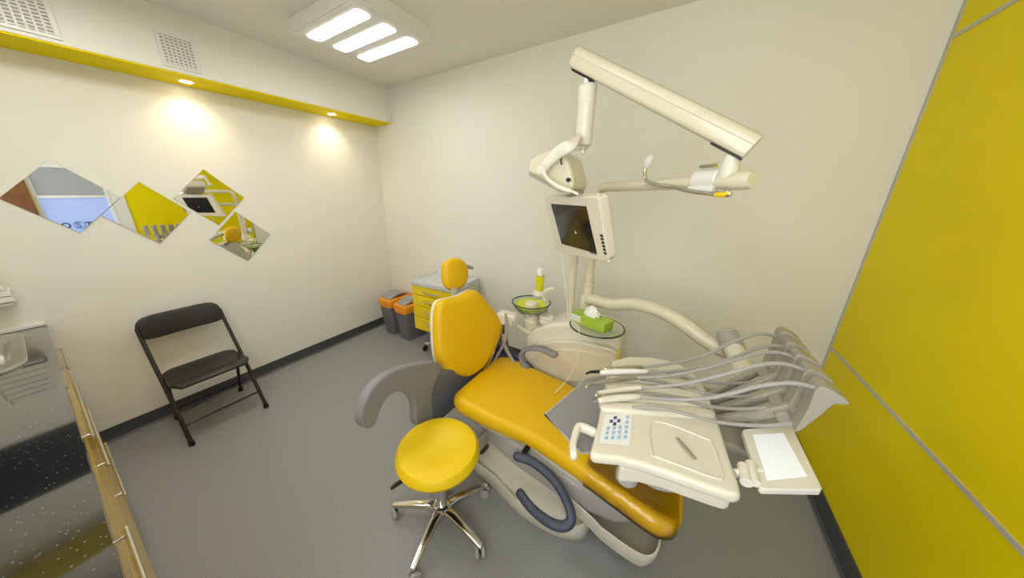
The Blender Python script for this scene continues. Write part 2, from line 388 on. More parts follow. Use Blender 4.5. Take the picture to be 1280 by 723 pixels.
# tall brown cupboard (mirror only)
t = thing('cupboard', 'tall brown wooden cupboard seen at the left edge of the largest mirror', 'cupboard', (W-0.02, -2.7, 0))
obj('side_panel', box2((W-0.035, -2.9, 0), (W-0.001, -2.286, 2.2)), M['wood'], t, smooth=0, bevel=0.004)
obj('handle', tube([(W-0.035, -2.36, 1.0), (W-0.06, -2.36, 1.0), (W-0.06, -2.36, 1.2), (W-0.035, -2.36, 1.2)], 0.006, 8), M['steel'], t)

# lettering on the frosted door, reversed from inside so the mirror shows it the right way round
def text_mesh(s, size):
    cu = bpy.data.curves.new('t', 'FONT'); cu.body = s; cu.size = size; cu.extrude = 0.0015; cu.offset = 0.0035; cu.align_x = 'LEFT'; cu.resolution_u = 3
    o = bpy.data.objects.new('t', cu); COL.objects.link(o)
    bpy.context.view_layer.update()
    me = bpy.data.meshes.new_from_object(o.evaluated_get(bpy.context.evaluated_depsgraph_get()))
    bpy.data.objects.remove(o); return me
def place_text(name, s, size, y, z, material, flipx=True):
    me = text_mesh(s, size)
    for v in me.vertices:
        X, Y, Z = v.co; v.co = Vector((W+0.027+Z, y+X, z+Y))   # +y to the right in the mirror
    me.flip_normals(); me.materials.append(material)
    o = bpy.data.objects.new(name, me); COL.objects.link(o); return o
tx = thing('door_lettering', 'dark sign lettering on the pale blue frosted door, reflected in the largest mirror', 'sign', (W+0.027, -2.2, 1.2))
for nm, s, y, mm in (('letters', 'EURO', -2.352, 'text'), ('letters', 'TOM', -1.955, 'text'), ('emblem_letter', 'S', -2.040, 'text2')):
    o = place_text(nm, s, 0.105, y, 1.195, M[mm]); parent_to(o, tx)
bm = bmesh.new()
ring = [Vector((W+0.026, -2.008+0.048*math.cos(a), 1.232+0.048*math.sin(a))) for a in [2*PI*k/32 for k in range(32)]]
tube(ring, 0.004, 6, bm=bm, closed=True); obj('emblem_ring', bm, M['text2'], tx)

# ------------------------------------------------------------------ ceiling light, plus two added fill lights of the same shape
def panel_light(name, label, dx, dy, dm='lamp', group=None):
    t = thing(name, label, 'light', (1.14+dx, -0.90+dy, H), group)
    zb = 2.632
    x0, x1, y0, y1 = 0.80+dx, 1.49+dx, -1.19+dy, -0.615+dy
    slots = [(-1.142, -1.045), (-0.965, -0.858), (-0.778, -0.672)]
    # housing with three rounded openings: build as bars
    bm = box2((x0, y0, zb+0.012), (x1, y1, H))
    obj('housing', bm, M['white'], t, smooth=0, bevel=0.004, seg=2)
    sx0, sx1 = 0.87+dx, 1.425+dx
    bm = box2((x0+0.006, y0+0.006, zb), (x1-0.006, y1-0.006, zb+0.013))
    obj('front_frame', bm, M['white'], t, smooth=0)
    for a, b in slots:
        c = V(((sx0+sx1)/2, (a+b)/2+dy, zb-0.0035))
        bm = loft([rrect(c, (1, 0, 0), (0, 1, 0), sx1-sx0-0.004, b-a-0.004, 0.028), rrect(c+V(0, 0, 0.012), (1, 0, 0), (0, 1, 0), sx1-sx0-0.004, b-a-0.004, 0.028)])
        obj('diffuser', bm, M[dm], t)
    return t
panel_light('ceiling_light', 'square white ceiling light with three glowing rounded panels', 0, 0)
panel_light('ceiling_light', 'added unseen fill light shaped like the square ceiling light, above the sink worktop', 0, -1.35, 'fill_high')  # added out of frame to brighten the left wall and floor
t2 = panel_light('ceiling_light', 'added unseen fill light shaped like the square ceiling light, further from the soffit', 1.35, -1.35, 'fill_low')  # added out of frame for extra light from the camera side

# ------------------------------------------------------------------ recessed spotlights + vents + sensor in soffit
def spotlight(x, y, label):
    t = thing('recessed_spotlight', label, 'spotlight', (x, y, 2.378), 'spotlights recessed under the yellow soffit')
    obj('rim', lathe((x, y, 2.3785), [(0.030, 0), (0.040, -0.004), (0.043, -0.001), (0.043, 0.0), (0.030, 0.0)], 28), M['white'], t)
    obj('bulb', lathe((x, y, 2.377), [(0.0, -0.004), (0.018, -0.004), (0.027, -0.001), (0.028, 0.0)], 24), M['spot'], t)
    l = bpy.data.lights.new('spot_light', 'SPOT'); l.energy = SPOT; l.color = (1, 0.80, 0.48); l.spot_size = math.radians(125); l.spot_blend = 0.9; l.shadow_soft_size = 0.03
    lo = bpy.data.objects.new('spot_light', l); COL.objects.link(lo); lo.location = (x, y, 2.366)
    lo.rotation_euler = (0, math.radians(6), 0)
SPOT = 6
spotlight(0.13, -1.595, 'recessed round spotlight in the yellow soffit, beside the square vent')
spotlight(0.13, -0.581, 'recessed round spotlight in the yellow soffit, nearest the room corner')
def vent(y0, y1, z0, z1, label, n):
    t = thing('vent_grille', label, 'vent', (0.277, (y0+y1)/2, z0), 'vent grilles on the soffit')
    w = 0.016
    obj('frame', join(box2((0.275, y0, z0), (0.285, y1, z0+w)), box2((0.275, y0, z1-w), (0.285, y1, z1)),
        box2((0.275, y0, z0+w), (0.285, y0+w, z1-w)), box2((0.275, y1-w, z0+w), (0.285, y1, z1-w))), M['white'], t, smooth=0, bevel=0.002)
    obj('backing', box2((0.275, y0+w, z0+w), (0.2785, y1-w, z1-w)), M['ventdark'], t, smooth=0)
    bm = bmesh.new(); N = 9
    for k in range(N):
        z = z0+w+(z1-z0-2*w)*(k+0.5)/N
        box((0.281, (y0+y1)/2, z), (0.006, y1-y0-2*w, 0.009), Matrix.Rotation(0.5, 3, 'Y'), bm)
    obj('slats', bm, M['white'], t, smooth=0)
    bm = bmesh.new()
    for k in range(n+1):
        y = y0+w+(y1-y0-2*w)*k/n; box2((0.279, y-0.004, z0+w), (0.2845, y+0.004, z1-w), bm)
    obj('uprights', bm, M['white'], t, smooth=0)
vent(-1.725, -1.545, 2.408, 2.592, 'small square white slotted vent grille on the cream soffit above a spotlight', 7)
vent(-2.44, -2.083, 2.404, 2.575, 'wide white slotted vent grille on the soffit, cut by the upper left frame corner', 12)
tag(obj('sensor', box2((0.277, -0.055, 2.40), (0.305, -0.012, 2.47)), M['white'], bevel=0.008), 'tiny white sensor box at the far end of the soffit', 'sensor')

# ------------------------------------------------------------------ mirrors (square tiles on their corners)
hd = 0.2115
for (y, z, lab) in ((-2.262, 1.628, 'largest looking diamond mirror tile, farthest left, reflecting a frosted door'), (-1.948, 1.518, 'diamond mirror tile second from left, reflecting mostly the yellow wall'),
                    (-1.600, 1.618, 'upper diamond mirror tile third from left, reflecting the curved lamp arm'), (-1.472, 1.300, 'lowest diamond mirror tile, farthest right, reflecting the glass bowl')):
    t = thing('mirror_tile', lab, 'mirror', (0, y, z), 'diamond mirror tiles on the left wall')
    h = hd-0.001
    q = [V(0.0005, y, z+h), V(0.0005, y+h, z), V(0.0005, y, z-h), V(0.0005, y-h, z)]
    obj('backing', prism(q, (0.0035, 0, 0)), M['edge'], t, smooth=0)
    h2 = h-0.002
    q = [V(0.004, y, z+h2), V(0.004, y+h2, z), V(0.004, y, z-h2), V(0.004, y-h2, z)]
    obj('mirror_glass', prism(q, (0.0008, 0, 0)), M['mirror'], t, smooth=0)

# ================================================================== FOLDING CHAIR
t = thing('folding_chair', 'black folding chair with padded back and seat, standing open against the left wall', 'chair', (0.33, -1.98, 0))
YN, YF = -2.205, -1.765       # near and far legs
bk = M['blackmet']
for y in (YN, YF):   # long front tubes from back top to the front foot
    obj('front_leg', tube([(0.535, y, 0.02), (0.40, y, 0.28), (0.29, y, 0.45), (0.15, y, 0.66), (0.095, y, 0.76)], 0.0125, 12), bk, t)
    obj('rubber_foot', lathe((0.535, y, 0.0), [(0.017, 0), (0.019, 0.01), (0.016, 0.035)], 16), M['black'], t)
    yi = y + (0.022 if y < -2 else -0.022)
    obj('rear_leg', tube([(0.10, yi, 0.02), (0.17, yi, 0.20), (0.255, yi, 0.36), (0.36, yi, 0.405), (0.42, yi, 0.415)], 0.011, 12, smooth=5), bk, t)
    obj('rubber_foot', lathe((0.10, yi, 0.0), [(0.016, 0), (0.018, 0.01), (0.015, 0.035)], 16), M['black'], t)
obj('top_rail', tube([(0.097, YN, 0.755), (0.080, YN+0.02, 0.80), (0.072, YN+0.07, 0.82), (0.070, -1.985, 0.822), (0.072, YF-0.07, 0.82), (0.080, YF-0.02, 0.80), (0.097, YF, 0.755)], 0.0125, 12, smooth=5), bk, t)
obj('front_crossbar', tube([(0.475, YN, 0.13), (0.475, YF, 0.13)], 0.008, 10), bk, t)
obj('rear_crossbar', tube([(0.135, YN+0.02, 0.105), (0.135, YF-0.02, 0.105)], 0.008, 10), bk, t)
# back rest pad, curved
secs = []
for k in range(13):
    s = -1+2*k/12; y = -1.985+s*0.212
    hh = 0.152*(1-0.22*abs(s)**6); x = 0.113+0.022*s*s - 0.004
    c = V(x, y, 0.751+0.004*(1-s*s)); up = V(-0.35, 0, 0.94)
    secs.append(rrect(c, up, V(0.94, 0, 0.35), hh, 0.022*(1-0.4*abs(s)**6), 0.01, 4))
obj('backrest', loft(secs), M['black'], t)
secs = []
for k in range(15):   # seat: rounded pan, x from back to front
    s = k/14; x = 0.165+s*0.375
    w = 0.40+0.03*math.sin(PI*s*0.8) - 0.06*max(0, s-0.86)/0.14 - 0.10*max(0, 0.14-s)/0.14
    z = 0.432+0.018*s - 0.012*math.sin(PI*s) - 0.02*max(0, s-0.88)/0.12
    secs.append(rrect(V(x, -1.985, z), V(0, 1, 0), V(0, 0, 1), w, 0.026 if 0 < k < 14 else 0.012, 0.012, 4))
obj('seat', loft(secs), M['black'], t)

# ================================================================== WASTE BINS
def bin_(x, y, w, dpt, h, label, rot):
    t = thing('waste_bin', label, 'bin', (x, y, 0), 'grey and orange waste bins')
    R_ = Matrix.Rotation(rot, 3, 'Z'); ax = R_ @ V(1, 0, 0); ay = R_ @ V(0, 1, 0)
    c = V(x, y, 0)
    secs = [rrect(c+V(0, 0, z), ax, ay, w*k, dpt*k, 0.03) for z, k in ((0.0, 0.74), (0.01, 0.76), (h*0.80, 0.93))]
    obj('bin_body', loft(secs), M['bin'], t)
    secs = [rrect(c+V(0, 0, z), ax, ay, w*k, dpt*k, 0.06) for z, k in ((h*0.775, 0.95), (h*0.78, 1.0), (h*0.93, 1.04), (h*0.97, 1.0), (h*0.985, 0.90), (h*0.985, 0.80))]
    obj('collar', loft(secs), M['orange'], t)
    secs = []
    for k in range(9):
        s = -1+2*k/8
        secs.append(rrect(c+ay*(s*dpt*0.40)+V(0, 0, h*0.965+0.045*(1-s*s)), ax, V(0, 0, 1), w*(0.72-0.12*abs(s)**3), 0.03, 0.01, 3))
    obj('swing_lid', loft(secs), M['binlid'], t)
bin_(0.315, -0.215, 0.235, 0.37, 0.465, 'grey waste bin with orange collar, nearer the left wall', -0.05)
bin_(0.60, -0.235, 0.235, 0.36, 0.45, 'grey waste bin with orange collar, next to the yellow drawer cart', -0.12)

# ================================================================== DRAWER CART
t = thing('drawer_cart', 'wheeled cabinet with yellow drawers and pale metal top behind the dental chair', 'cart', (1.17, -0.27, 0))
cx0, cx1, cy0, cy1 = 0.90, 1.45, -0.47, -0.05
obj('carcass', box2((cx0, cy0+0.02, 0.265), (cx1, cy1, 0.785)), M['carcass'], t, bevel=0.008)
zz = [0.27, 0.42, 0.545, 0.665, 0.765]
for a, b in zip(zz, zz[1:]):
    d_ = obj('drawer', box2((cx0+0.003, cy0-0.005, a+0.004), (cx1-0.003, cy0+0.02, b-0.004)), M['drawer'], t, bevel=0.006)
    zc = b-0.045
    obj('handle', tube([(cx0+0.17, cy0-0.004, zc), (cx0+0.19, cy0-0.022, zc-.004), (cx0+0.275, cy0-0.03, zc-.008), (cx0+0.36, cy0-0.022, zc-.004), (cx0+0.38, cy0-0.004, zc)], 0.007, 8, smooth=4), M['steel'], d_)
secs = [rrect(V((cx0+cx1)/2, (cy0+cy1)/2-0.005, z), V(1, 0, 0), V(0, 1, 0), (cx1-cx0+0.02)*k, (cy1-cy0+0.03)*k, 0.04) for z, k in ((0.768, 0.985), (0.772, 1), (0.800, 1), (0.812, 0.985), (0.812, 0.93), (0.80, 0.92))]
obj('top_tray', loft(secs), M['metaltop'], t)
obj('leg_column', box2((1.13, -0.31, 0.12), (1.22, -0.22, 0.27)), M['blackmet'], t, bevel=0.01)
for k in range(4):
    a = math.radians(45+90*k); c = V(1.175, -0.265, 0.10); e = c+V(0.27*math.cos(a), 0.235*math.sin(a), -0.012)
    obj('foot_bar', tube([c, (c+e)/2, e], [0.024, 0.02, 0.016], 10), M['steel'], t)
    w_ = obj('caster', lathe(e+V(-0.012, 0, -0.055), [(0.012, 0), (0.030, 0.002), (0.033, 0.006), (0.033, 0.018), (0.030, 0.022), (0.012, 0.024)], 20, axis=(1, 0, 0)), M['black'], t)
tag(obj('chrome_faucet_bar', tube([(1.12, -0.10, 0.812), (1.12, -0.10, 0.86), (1.16, -0.12, 0.875), (1.24, -0.14, 0.87)], 0.008, 10, smooth=4), M['chrome']), 'small chrome bent rod lying on the drawer cart top', 'rod').name = 'metal_rod'

# ================================================================== SINK CABINETS (left)
FY = -2.524     # front plane of the cabinet run
t = thing('worktop', 'glossy black speckled worktop along the left edge of the frame', 'worktop', (1.1, -2.83, 0.86))
CT = 0.90
sx, sy = 0.40, -2.80   # sink centre
# worktop as frame round the sink cut-out
def top_with_hole(x0, x1, y0, y1, z0, z1, hole):
    bm = bmesh.new(); n = len(hole)
    o4 = []
    for p in hole:     # project hole points to the outer rectangle
        dx, dy = p.x-sx, p.y-sy
        k = min([v for v in (((x1-sx)/dx if dx > 1e-6 else ((x0-sx)/dx if dx < -1e-6 else 1e9)), ((y1-sy)/dy if dy > 1e-6 else ((y0-sy)/dy if dy < -1e-6 else 1e9)))])
        o4.append(V(sx+dx*k, sy+dy*k, 0))
    for cx_, cy_ in ((x0, y0), (x0, y1), (x1, y0), (x1, y1)):
        i = min(range(n), key=lambda j: (o4[j]-V(cx_, cy_, 0)).length); o4[i] = V(cx_, cy_, 0)
    L = {}
    for nm, pts, z in (('ht', hole, z1), ('ot', o4, z1), ('hb', hole, z0), ('ob', o4, z0)):
        L[nm] = [bm.verts.new((p.x, p.y, z)) for p in pts]
    for i in range(n):
        j = (i+1) % n
        bm.faces.new((L['ht'][i], L['ot'][i], L['ot'][j], L['ht'][j])); bm.faces.new((L['hb'][i], L['hb'][j], L['ob'][j], L['ob'][i]))
        bm.faces.new((L['ot'][i], L['ob'][i], L['ob'][j], L['ot'][j])); bm.faces.new((L['ht'][i], L['ht'][j], L['hb'][j], L['hb'][i]))
    return bm
def sink_loop(k, z, n=8):
    return rrect(V(sx, sy, z), V(1, 0, 0), V(0, 1, 0), 0.70*k, 0.42*k, 0.12*k, n)
hole = [V(p.x, p.y, 0) for p in sink_loop(0.92, 0)]
obj('stone_slab', top_with_hole(0.002, 2.46, Lm+0.002, FY+0.008, CT-0.035, CT, hole), M['stone'], t, smooth=0)
obj('upstand', join(box2((0.001, Lm+0.002, CT+0.0005), (0.022, FY+0.004, CT+0.022))), M['white'], t, bevel=0.004)
t = thing('sink', 'stainless steel sink with rounded rim set in the black worktop', 'sink', (sx, sy, CT))
obj('basin', loft([sink_loop(1.0, CT+0.001), sink_loop(1.0, CT+0.007), sink_loop(0.96, CT+0.009), sink_loop(0.80, CT+0.004), sink_loop(0.76, CT-0.01), sink_loop(0.68, CT-0.14), sink_loop(0.50, CT-0.16), sink_loop(0.1, CT-0.165)], cap=False), M['sink'], t)
obj('drain', lathe((sx, sy, CT-0.163), [(0.0, 0), (0.03, 0.0), (0.035, 0.003), (0.0, 0.004)], 20), M['chrome'], t)

def cabinet(x0, x1, fronts, label, group='yellow sink cabinets'):
    t = thing('base_cabinet', label, 'cabinet', ((x0+x1)/2, -2.83, 0), group)
    obj('carcass', join(box2((x0, Lm+0.01, 0.0), (x0+0.018, FY-0.022, CT-0.036)), box2((x1-0.018, Lm+0.01, 0.0), (x1, FY-0.022, CT-0.036)), box2((x0+0.018, Lm+0.01, 0.02), (x1-0.018, FY-0.022, 0.04)), box2((x0+0.018, Lm+0.01, 0.04), (x1-0.018, Lm+0.02, CT-0.036))), M['carcass'], t, smooth=0)
    for nm, z0, z1, hz_, ha, hb in fronts:
        d_ = obj(nm, box2((x0+0.002, FY-0.02, z0), (x1-0.002, FY, z1)), M['ylac'], t, bevel=0.002)
        if hz_: obj('handle', join(tube([(ha, FY+0.022, hz_), (hb, FY+0.022, hz_)], 0.0055, 8), tube([(ha+0.03, FY-0.004, hz_), (ha+0.03, FY+0.022, hz_)], 0.004, 8),
            tube([(hb-0.03, FY-0.004, hz_), (hb-0.03, FY+0.022, hz_)], 0.004, 8)), M['steel'], d_)
    return t
cabinet(0.03, 0.74, [('drawer', 0.66, 0.855, 0.80, 0.22, 0.62), ('door', 0.03, 0.65, None, 0, 0)], 'yellow fronted cabinet under the sink, against the left wall')
cabinet(0.745, 1.55, [('drawer', 0.71, 0.855, 0.79, 0.82, 1.42), ('drawer', 0.48, 0.70, 0.64, 0.80, 1.40), ('drawer', 0.03, 0.47, 0.43, 0.82, 1.33)], 'yellow cabinet with long bar handles, nearer the bottom edge than the sink')
cabinet(1.555, 2.44, [('drawer', 0.66, 0.855, 0.79, 2.0, 2.35), ('door', 0.03, 0.65, None, 0, 0)], 'yellow cabinet nearest the camera, below the black worktop, cut off by the frame')
# dark glass panel on the left wall above the sink (outside the frame, mirrored in the stone)
tag(obj('glass_panel', box2((0.001, -3.10, 1.57), (0.014, -2.50, 1.96)), M['screen'], bevel=0.002), 'dark glass wall panel above the sink, seen as the black band reflected in the worktop', 'wall panel')

# paper towel dispenser at the left wall
t = thing('paper_towel_stack', 'stack of pale folded paper towels on the wall above the sink, at the left edge', 'paper towels', (0.06, -2.65, 1.07))
for k in range(6):
    obj('paper_towel', loft([rrect(V(0.062, -2.665+0.004*(k % 2), 1.09+k*0.033+z), V(1, 0, 0), V(0, 1, 0), 0.115, 0.20-0.012*k, 0.012) for z in (0.0, 0.022, 0.029)]), M['paper'], t)
obj('wall_bracket', box2((0.001, -2.75, 1.07), (0.11, -2.575, 1.084)), M['white'], t, bevel=0.004)

# ================================================================== STOOL
SX, SY = 2.325, -1.655
t = thing('dentist_stool', 'round yellow stool on a five-armed chrome base beside the dental chair', 'stool', (SX, SY, 0))
obj('seat', lathe((SX, SY, 0.43), [(0.0, 0.0), (0.165, 0.0), (0.187, 0.012), (0.199, 0.036), (0.196, 0.056), (0.182, 0.073), (0.15, 0.079), (0.10, 0.071), (0.05, 0.066), (0, 0.065)], 56), M['stool'], t)
obj('seat_plate', lathe((SX, SY, 0.405), [(0.11, 0), (0.15, 0.012), (0.15, 0.026)], 32), M['blackmet'], t)
obj('column_cover', lathe((SX, SY, 0.10), [(0.026, 0), (0.026, 0.17), (0.023, 0.175)], 24), M['chrome'], t)
obj('gas_spring', lathe((SX, SY, 0.27), [(0.017, 0), (0.017, 0.14)], 20), M['chrome'], t)
obj('hub', lathe((SX, SY, 0.062), [(0.028, 0.0), (0.044, 0.004), (0.05, 0.045), (0.040, 0.064), (0.026, 0.066)], 28), M['chrome'], t)
for k, a in enumerate((-78, -6, 64, 138, 206)):
    a = math.radians(a); d_ = V(math.cos(a), math.sin(a), 0); s_ = V(-d_.y, d_.x, 0)
    secs = []
    for q, zc, w, h in ((0.03, 0.095, 0.050, 0.045), (0.08, 0.102, 0.042, 0.036), (0.17, 0.093, 0.036, 0.026), (0.25, 0.078, 0.031, 0.020), (0.268, 0.075, 0.026, 0.018)):
        secs.append(rrect(V(SX, SY, zc)+d_*q, s_, V(0, 0, 1), w, h, 0.009, 4))
    obj('base_arm', loft(secs), M['chrome'], t)
    e = V(SX, SY, 0)+d_*0.255
    tw = a+0.9; ax = V(math.cos(tw), math.sin(tw), 0)
    cst = obj('caster', join(lathe(e+ax*0.006+V(0, 0, 0.0265), [(0.012, 0), (0.024, 0.001), (0.0262, 0.005), (0.0262, 0.013), (0.022, 0.017)], 20, axis=ax),
        lathe(e-ax*0.006+V(0, 0, 0.0265), [(0.012, 0), (0.024, 0.001), (0.0262, 0.005), (0.0262, 0.013), (0.022, 0.017)], 20, axis=-ax)), M['lgrey'], t)
    obj('caster_stem', tube([e+V(0, 0, 0.03), e+V(0, 0, 0.078)], 0.007, 10), M['black'], cst)
obj('height_lever', join(tube([(SX-0.02, SY-0.01, 0.41), hy(503, 600, -1.83)], 0.005, 8), capsule([hy(506, 599, -1.83), hy(491, 609, -1.85)], 0.013, 10, flat=(0, 0, 1), r2=0.008)), M['black'], t)
obj('tilt_lever', capsule([hy(602, 566, -1.56), hy(609, 558, -1.56)], 0.010, 10), M['black'], t)

# ================================================================== DENTAL CHAIR
DC = thing('dental_chair', 'reclining dental chair with yellow vinyl cushions and cream base', 'dental chair', (2.7, -1.2, 0))
axd = V(1, 0, 0); axn = V(0, 1, 0)
def seat_sec(s, w, zt, th, off=0.0, c0=V(2.20, -1.135, 0), crown=0.012, n=6):
    x = c0.x+s
    yc = -1.10 - 0.17*max(0.0, min(1.0, (s-0.45)/0.65))**1.2
    c = V(x, yc, 0)
    return rrect(V(c.x, c.y, zt-th/2), axn, V(0, 0, 1), w, th, min(0.045, th*0.48), n)
prof = [(-0.045, 0.40, 0.500, 0.04), (-0.03, 0.50, 0.520, 0.08), (0.015, 0.565, 0.535, 0.10), (0.10, 0.580, 0.535, 0.11), (0.28, 0.560, 0.520, 0.105), (0.45, 0.535, 0.510, 0.10),
        (0.60, 0.52, 0.510, 0.10), (0.75, 0.50, 0.505, 0.10), (0.90, 0.46, 0.490, 0.10), (1.00, 0.43, 0.478, 0.10), (1.06, 0.39, 0.468, 0.095), (1.105, 0.31, 0.455, 0.075), (1.125, 0.20, 0.44, 0.04)]
def interp(prof, n=5):
    P = crom([V(a, b, c) for a, b, c, d in prof], n); Q = crom([V(a, d, 0) for a, b, c, d in prof], n)
    return [(p.x, p.y, p.z, q.y) for p, q in zip(P, Q)]
obj('seat_cushion', loft([seat_sec(*q) for q in interp(prof, 4)]), M['leather'], DC, smooth=60)
# plastic wrap over the foot of the cushion
pw = [(s, w+0.012, z+0.006, th+0.012) for s, w, z, th in interp(prof, 4) if 0.72 < s < 1.12]
obj('plastic_cover', loft([seat_sec(*q) for q in pw], cap=False), M['wrap'], DC, smooth=60, label='clear plastic cover')
# underside shell of the seat
prof2 = [(0.06, 0.34, 0.43, 0.06), (0.15, 0.48, 0.43, 0.07), (0.5, 0.46, 0.415, 0.08), (0.8, 0.40, 0.41, 0.08), (0.95, 0.34, 0.395, 0.05)]
obj('seat_shell', loft([seat_sec(*q) for q in prof2]), M['cream'], DC, smooth=60)

# backrest: padded hexagonal leaf on its own reclined plane
th, ph = math.radians(18), math.radians(13)
bn = V(math.cos(th)*math.cos(ph), -math.sin(th)*math.cos(ph), math.sin(ph)); P0 = V(2.12, -1.1, 0.55)
def bp(px, py, off=0.0): return hp(px, py, P0+bn*off, bn)
out = [(546, 378), (554, 374), (562, 372.5), (574, 369), (583, 364.5), (590, 362.5), (598, 366), (609, 379), (619, 392), (626, 403), (626.5, 411), (621, 428), (607, 454), (597, 464), (584, 471), (572, 469), (556, 466), (549, 460), (544, 445), (541.5, 415), (542, 392)]
obj('backrest_cushion', pillow([bp(x, y) for x, y in out], bn*0.085, smooth=3, dome=0.12), M['leather'], DC, smooth=70)
shell = [(545, 372), (566, 366), (578, 360), (589, 361), (602, 371), (616, 384), (626, 397), (630, 409), (624, 425), (616, 441), (606, 459), (596, 470), (585, 474), (569, 472), (554, 469), (546, 462), (542, 440), (539, 415), (539, 390)]
obj('backrest_shell', prism([bp(x, y)-bn*0.018 for x, y in out], -bn*0.034, smooth=3), M['cream2'], DC, bevel=0.012)
hn = V(0.93, -0.33, 0.15).normalized(); HP = V(1.90, -0.985, 1.13)
hout = [(552, 340), (553, 331), (559, 325), (566, 322.5), (574, 323), (581, 329), (584, 338), (584, 348), (579, 357), (570, 363), (559, 362), (553, 353)]
obj('headrest', pillow([hp(x, y, HP, hn) for x, y in hout], hn*0.07, smooth=3, dome=0.15), M['leather'], DC, smooth=70)
a = hp(569, 352, HP, hn)-hn*0.015; b = bp(569, 386)-bn*0.0
obj('headrest_post', tube([a, (a+b)/2, b], 0.022, 14, flat=hn, r2=0.012), M['lgrey'], DC)
obj('headrest_knob', capsule([hp(583, 333, HP-hn*0.06, hn), hp(590, 335, HP-hn*0.06, hn)], 0.014, 10), M['lgrey'], DC)

# dark back bracket joining the two armrests
br = [V(2.10, -1.455, 0.46), V(2.10, -1.44, 0.62), V(2.10, -1.36, 0.655), V(2.10, -1.10, 0.56), V(2.10, -0.90, 0.57), V(2.10, -0.72, 0.66), V(2.10, -0.60, 0.66), V(2.10, -0.57, 0.50), V(2.10, -0.62, 0.36), V(2.10, -1.40, 0.34)]
obj('back_bracket', prism(br, (-0.07, 0, 0), smooth=3), M['bracket'], DC, bevel=0.012)
obj('hinge_strut', tube([hx(626, 404, 2.16), hx(622, 425, 2.16), hx(612, 452, 2.16), hx(598, 475, 2.2), V(2.28, -1.3, 0.47)], 0.009, 10, smooth=4), M['steel'], DC)
# left armrest: flat curved panel swung out sideways
ar = [(451, 523), (455, 505), (464, 488), (478, 473), (498, 462), (522, 456), (545, 453), (554, 458), (549, 470), (543, 485), (541, 505), (542, 530), (521, 532), (520, 512), (516, 499), (505, 491), (493, 492), (482, 502), (475, 518), (470, 532), (462, 537), (454, 534)]
obj('armrest', prism([hx(x, y, 2.105) for x, y in ar], (-0.05, -0.006, 0.0), smooth=2), M['grey'], DC, bevel=0.014, seg=4, label='grey armrest swung outwards')
# right armrest
obj('armrest', capsule([hy(664, 466, -0.86), hy(655, 455, -0.86), hy(652, 443, -0.86), hy(660, 436, -0.86), hy(675, 436, -0.86), hy(694, 444, -0.87)], [0.016, 0.016, 0.015, 0.015, 0.016, 0.017], 16, smooth=5, flat=(0, 1, 0), r2=0.027), M['grey'], DC, label='grey armrest in use position')
obj('armrest_mount', tube([hy(664, 464, -0.84), hy(650, 452, -0.80), hy(628, 436, -0.78), V(2.06, -0.74, 0.55)], 0.035, 14, smooth=3, flat=(0, 1, 0), r2=0.02), M['dgrey'], DC)

# base: floor pad, sculpted cover, lift column and foot tray
def fl(px, py, z): v = hz(px, py, z); return v
base_out = [V(2.28, -1.33, 0), V(2.45, -1.365, 0), V(2.62, -1.415, 0), V(2.74, -1.425, 0), V(2.88, -1.41, 0), V(2.98, -1.35, 0), V(2.98, -1.20, 0), V(2.82, -0.96, 0), V(2.40, -0.94, 0), V(2.26, -1.02, 0), V(2.22, -1.2, 0)]
secs = []
cb = V(2.58, -1.18, 0)
for z, k in ((0.0, 0.97), (0.012, 1.0), (0.075, 0.995), (0.092, 0.975), (0.094, 0.955), (0.082, 0.935), (0.060, 0.86), (0.075, 0.80), (0.14, 0.73), (0.24, 0.66), (0.33, 0.60), (0.37, 0.56)):
    loop = crom(base_out, 4, True)
    secs.append([V(cb.x+(p.x-cb.x)*k, cb.y+(p.y-cb.y)*k, z) for p in loop])
obj('base_cover', loft(secs), M['cream'], DC, smooth=50)
# foot tray (long scoop under the leg rest)
ft = [(700, 600), (740, 618), (775, 640), (805, 662), (822, 671), (824, 686), (815, 697), (800, 698), (780, 688), (755, 672), (728, 652), (700, 632)]
ftw = [V(2.78, -1.33, 0), V(3.00, -1.385, 0), V(3.18, -1.415, 0), V(3.255, -1.40, 0), V(3.285, -1.32, 0), V(3.28, -1.12, 0), V(3.22, -1.04, 0), V(3.0, -0.98, 0), V(2.78, -0.96, 0)]
cf = V(3.04, -1.22, 0)
floop = crom(ftw, 4, True)
def sc(k, z): return [V(cf.x+(p.x-cf.x)*k, cf.y+(p.y-cf.y)*k, z+0.10*max(0, min(1, (3.05-p.x)/0.3))*(1 if z > 0.05 else 0.2)) for p in floop]
obj('foot_scoop', loft([sc(0.80, 0.105), sc(0.93, 0.115), sc(0.985, 0.155), sc(1.0, 0.19), sc(0.992, 0.203), sc(0.965, 0.205), sc(0.945, 0.190), sc(0.93, 0.15)], cap=False), M['cream'], DC, smooth=50)
obj('scoop_floor', loft([sc(0.80, 0.110), sc(0.92, 0.155), sc(0.935, 0.16), sc(0.80, 0.150), sc(0.3, 0.15)]), M['scoop'], DC, smooth=50)
obj('lift_arm', loft([rrect(V(x, -1.2, z), V(0, 1, 0), V(0, 0, 1), w, h, 0.03) for x, z, w, h in ((2.40, 0.34, 0.26, 0.12), (2.6, 0.32, 0.32, 0.16), (2.9, 0.27, 0.34, 0.16), (3.1, 0.27, 0.30, 0.14), (3.2, 0.30, 0.24, 0.10))]), M['lgrey'], DC, smooth=50)
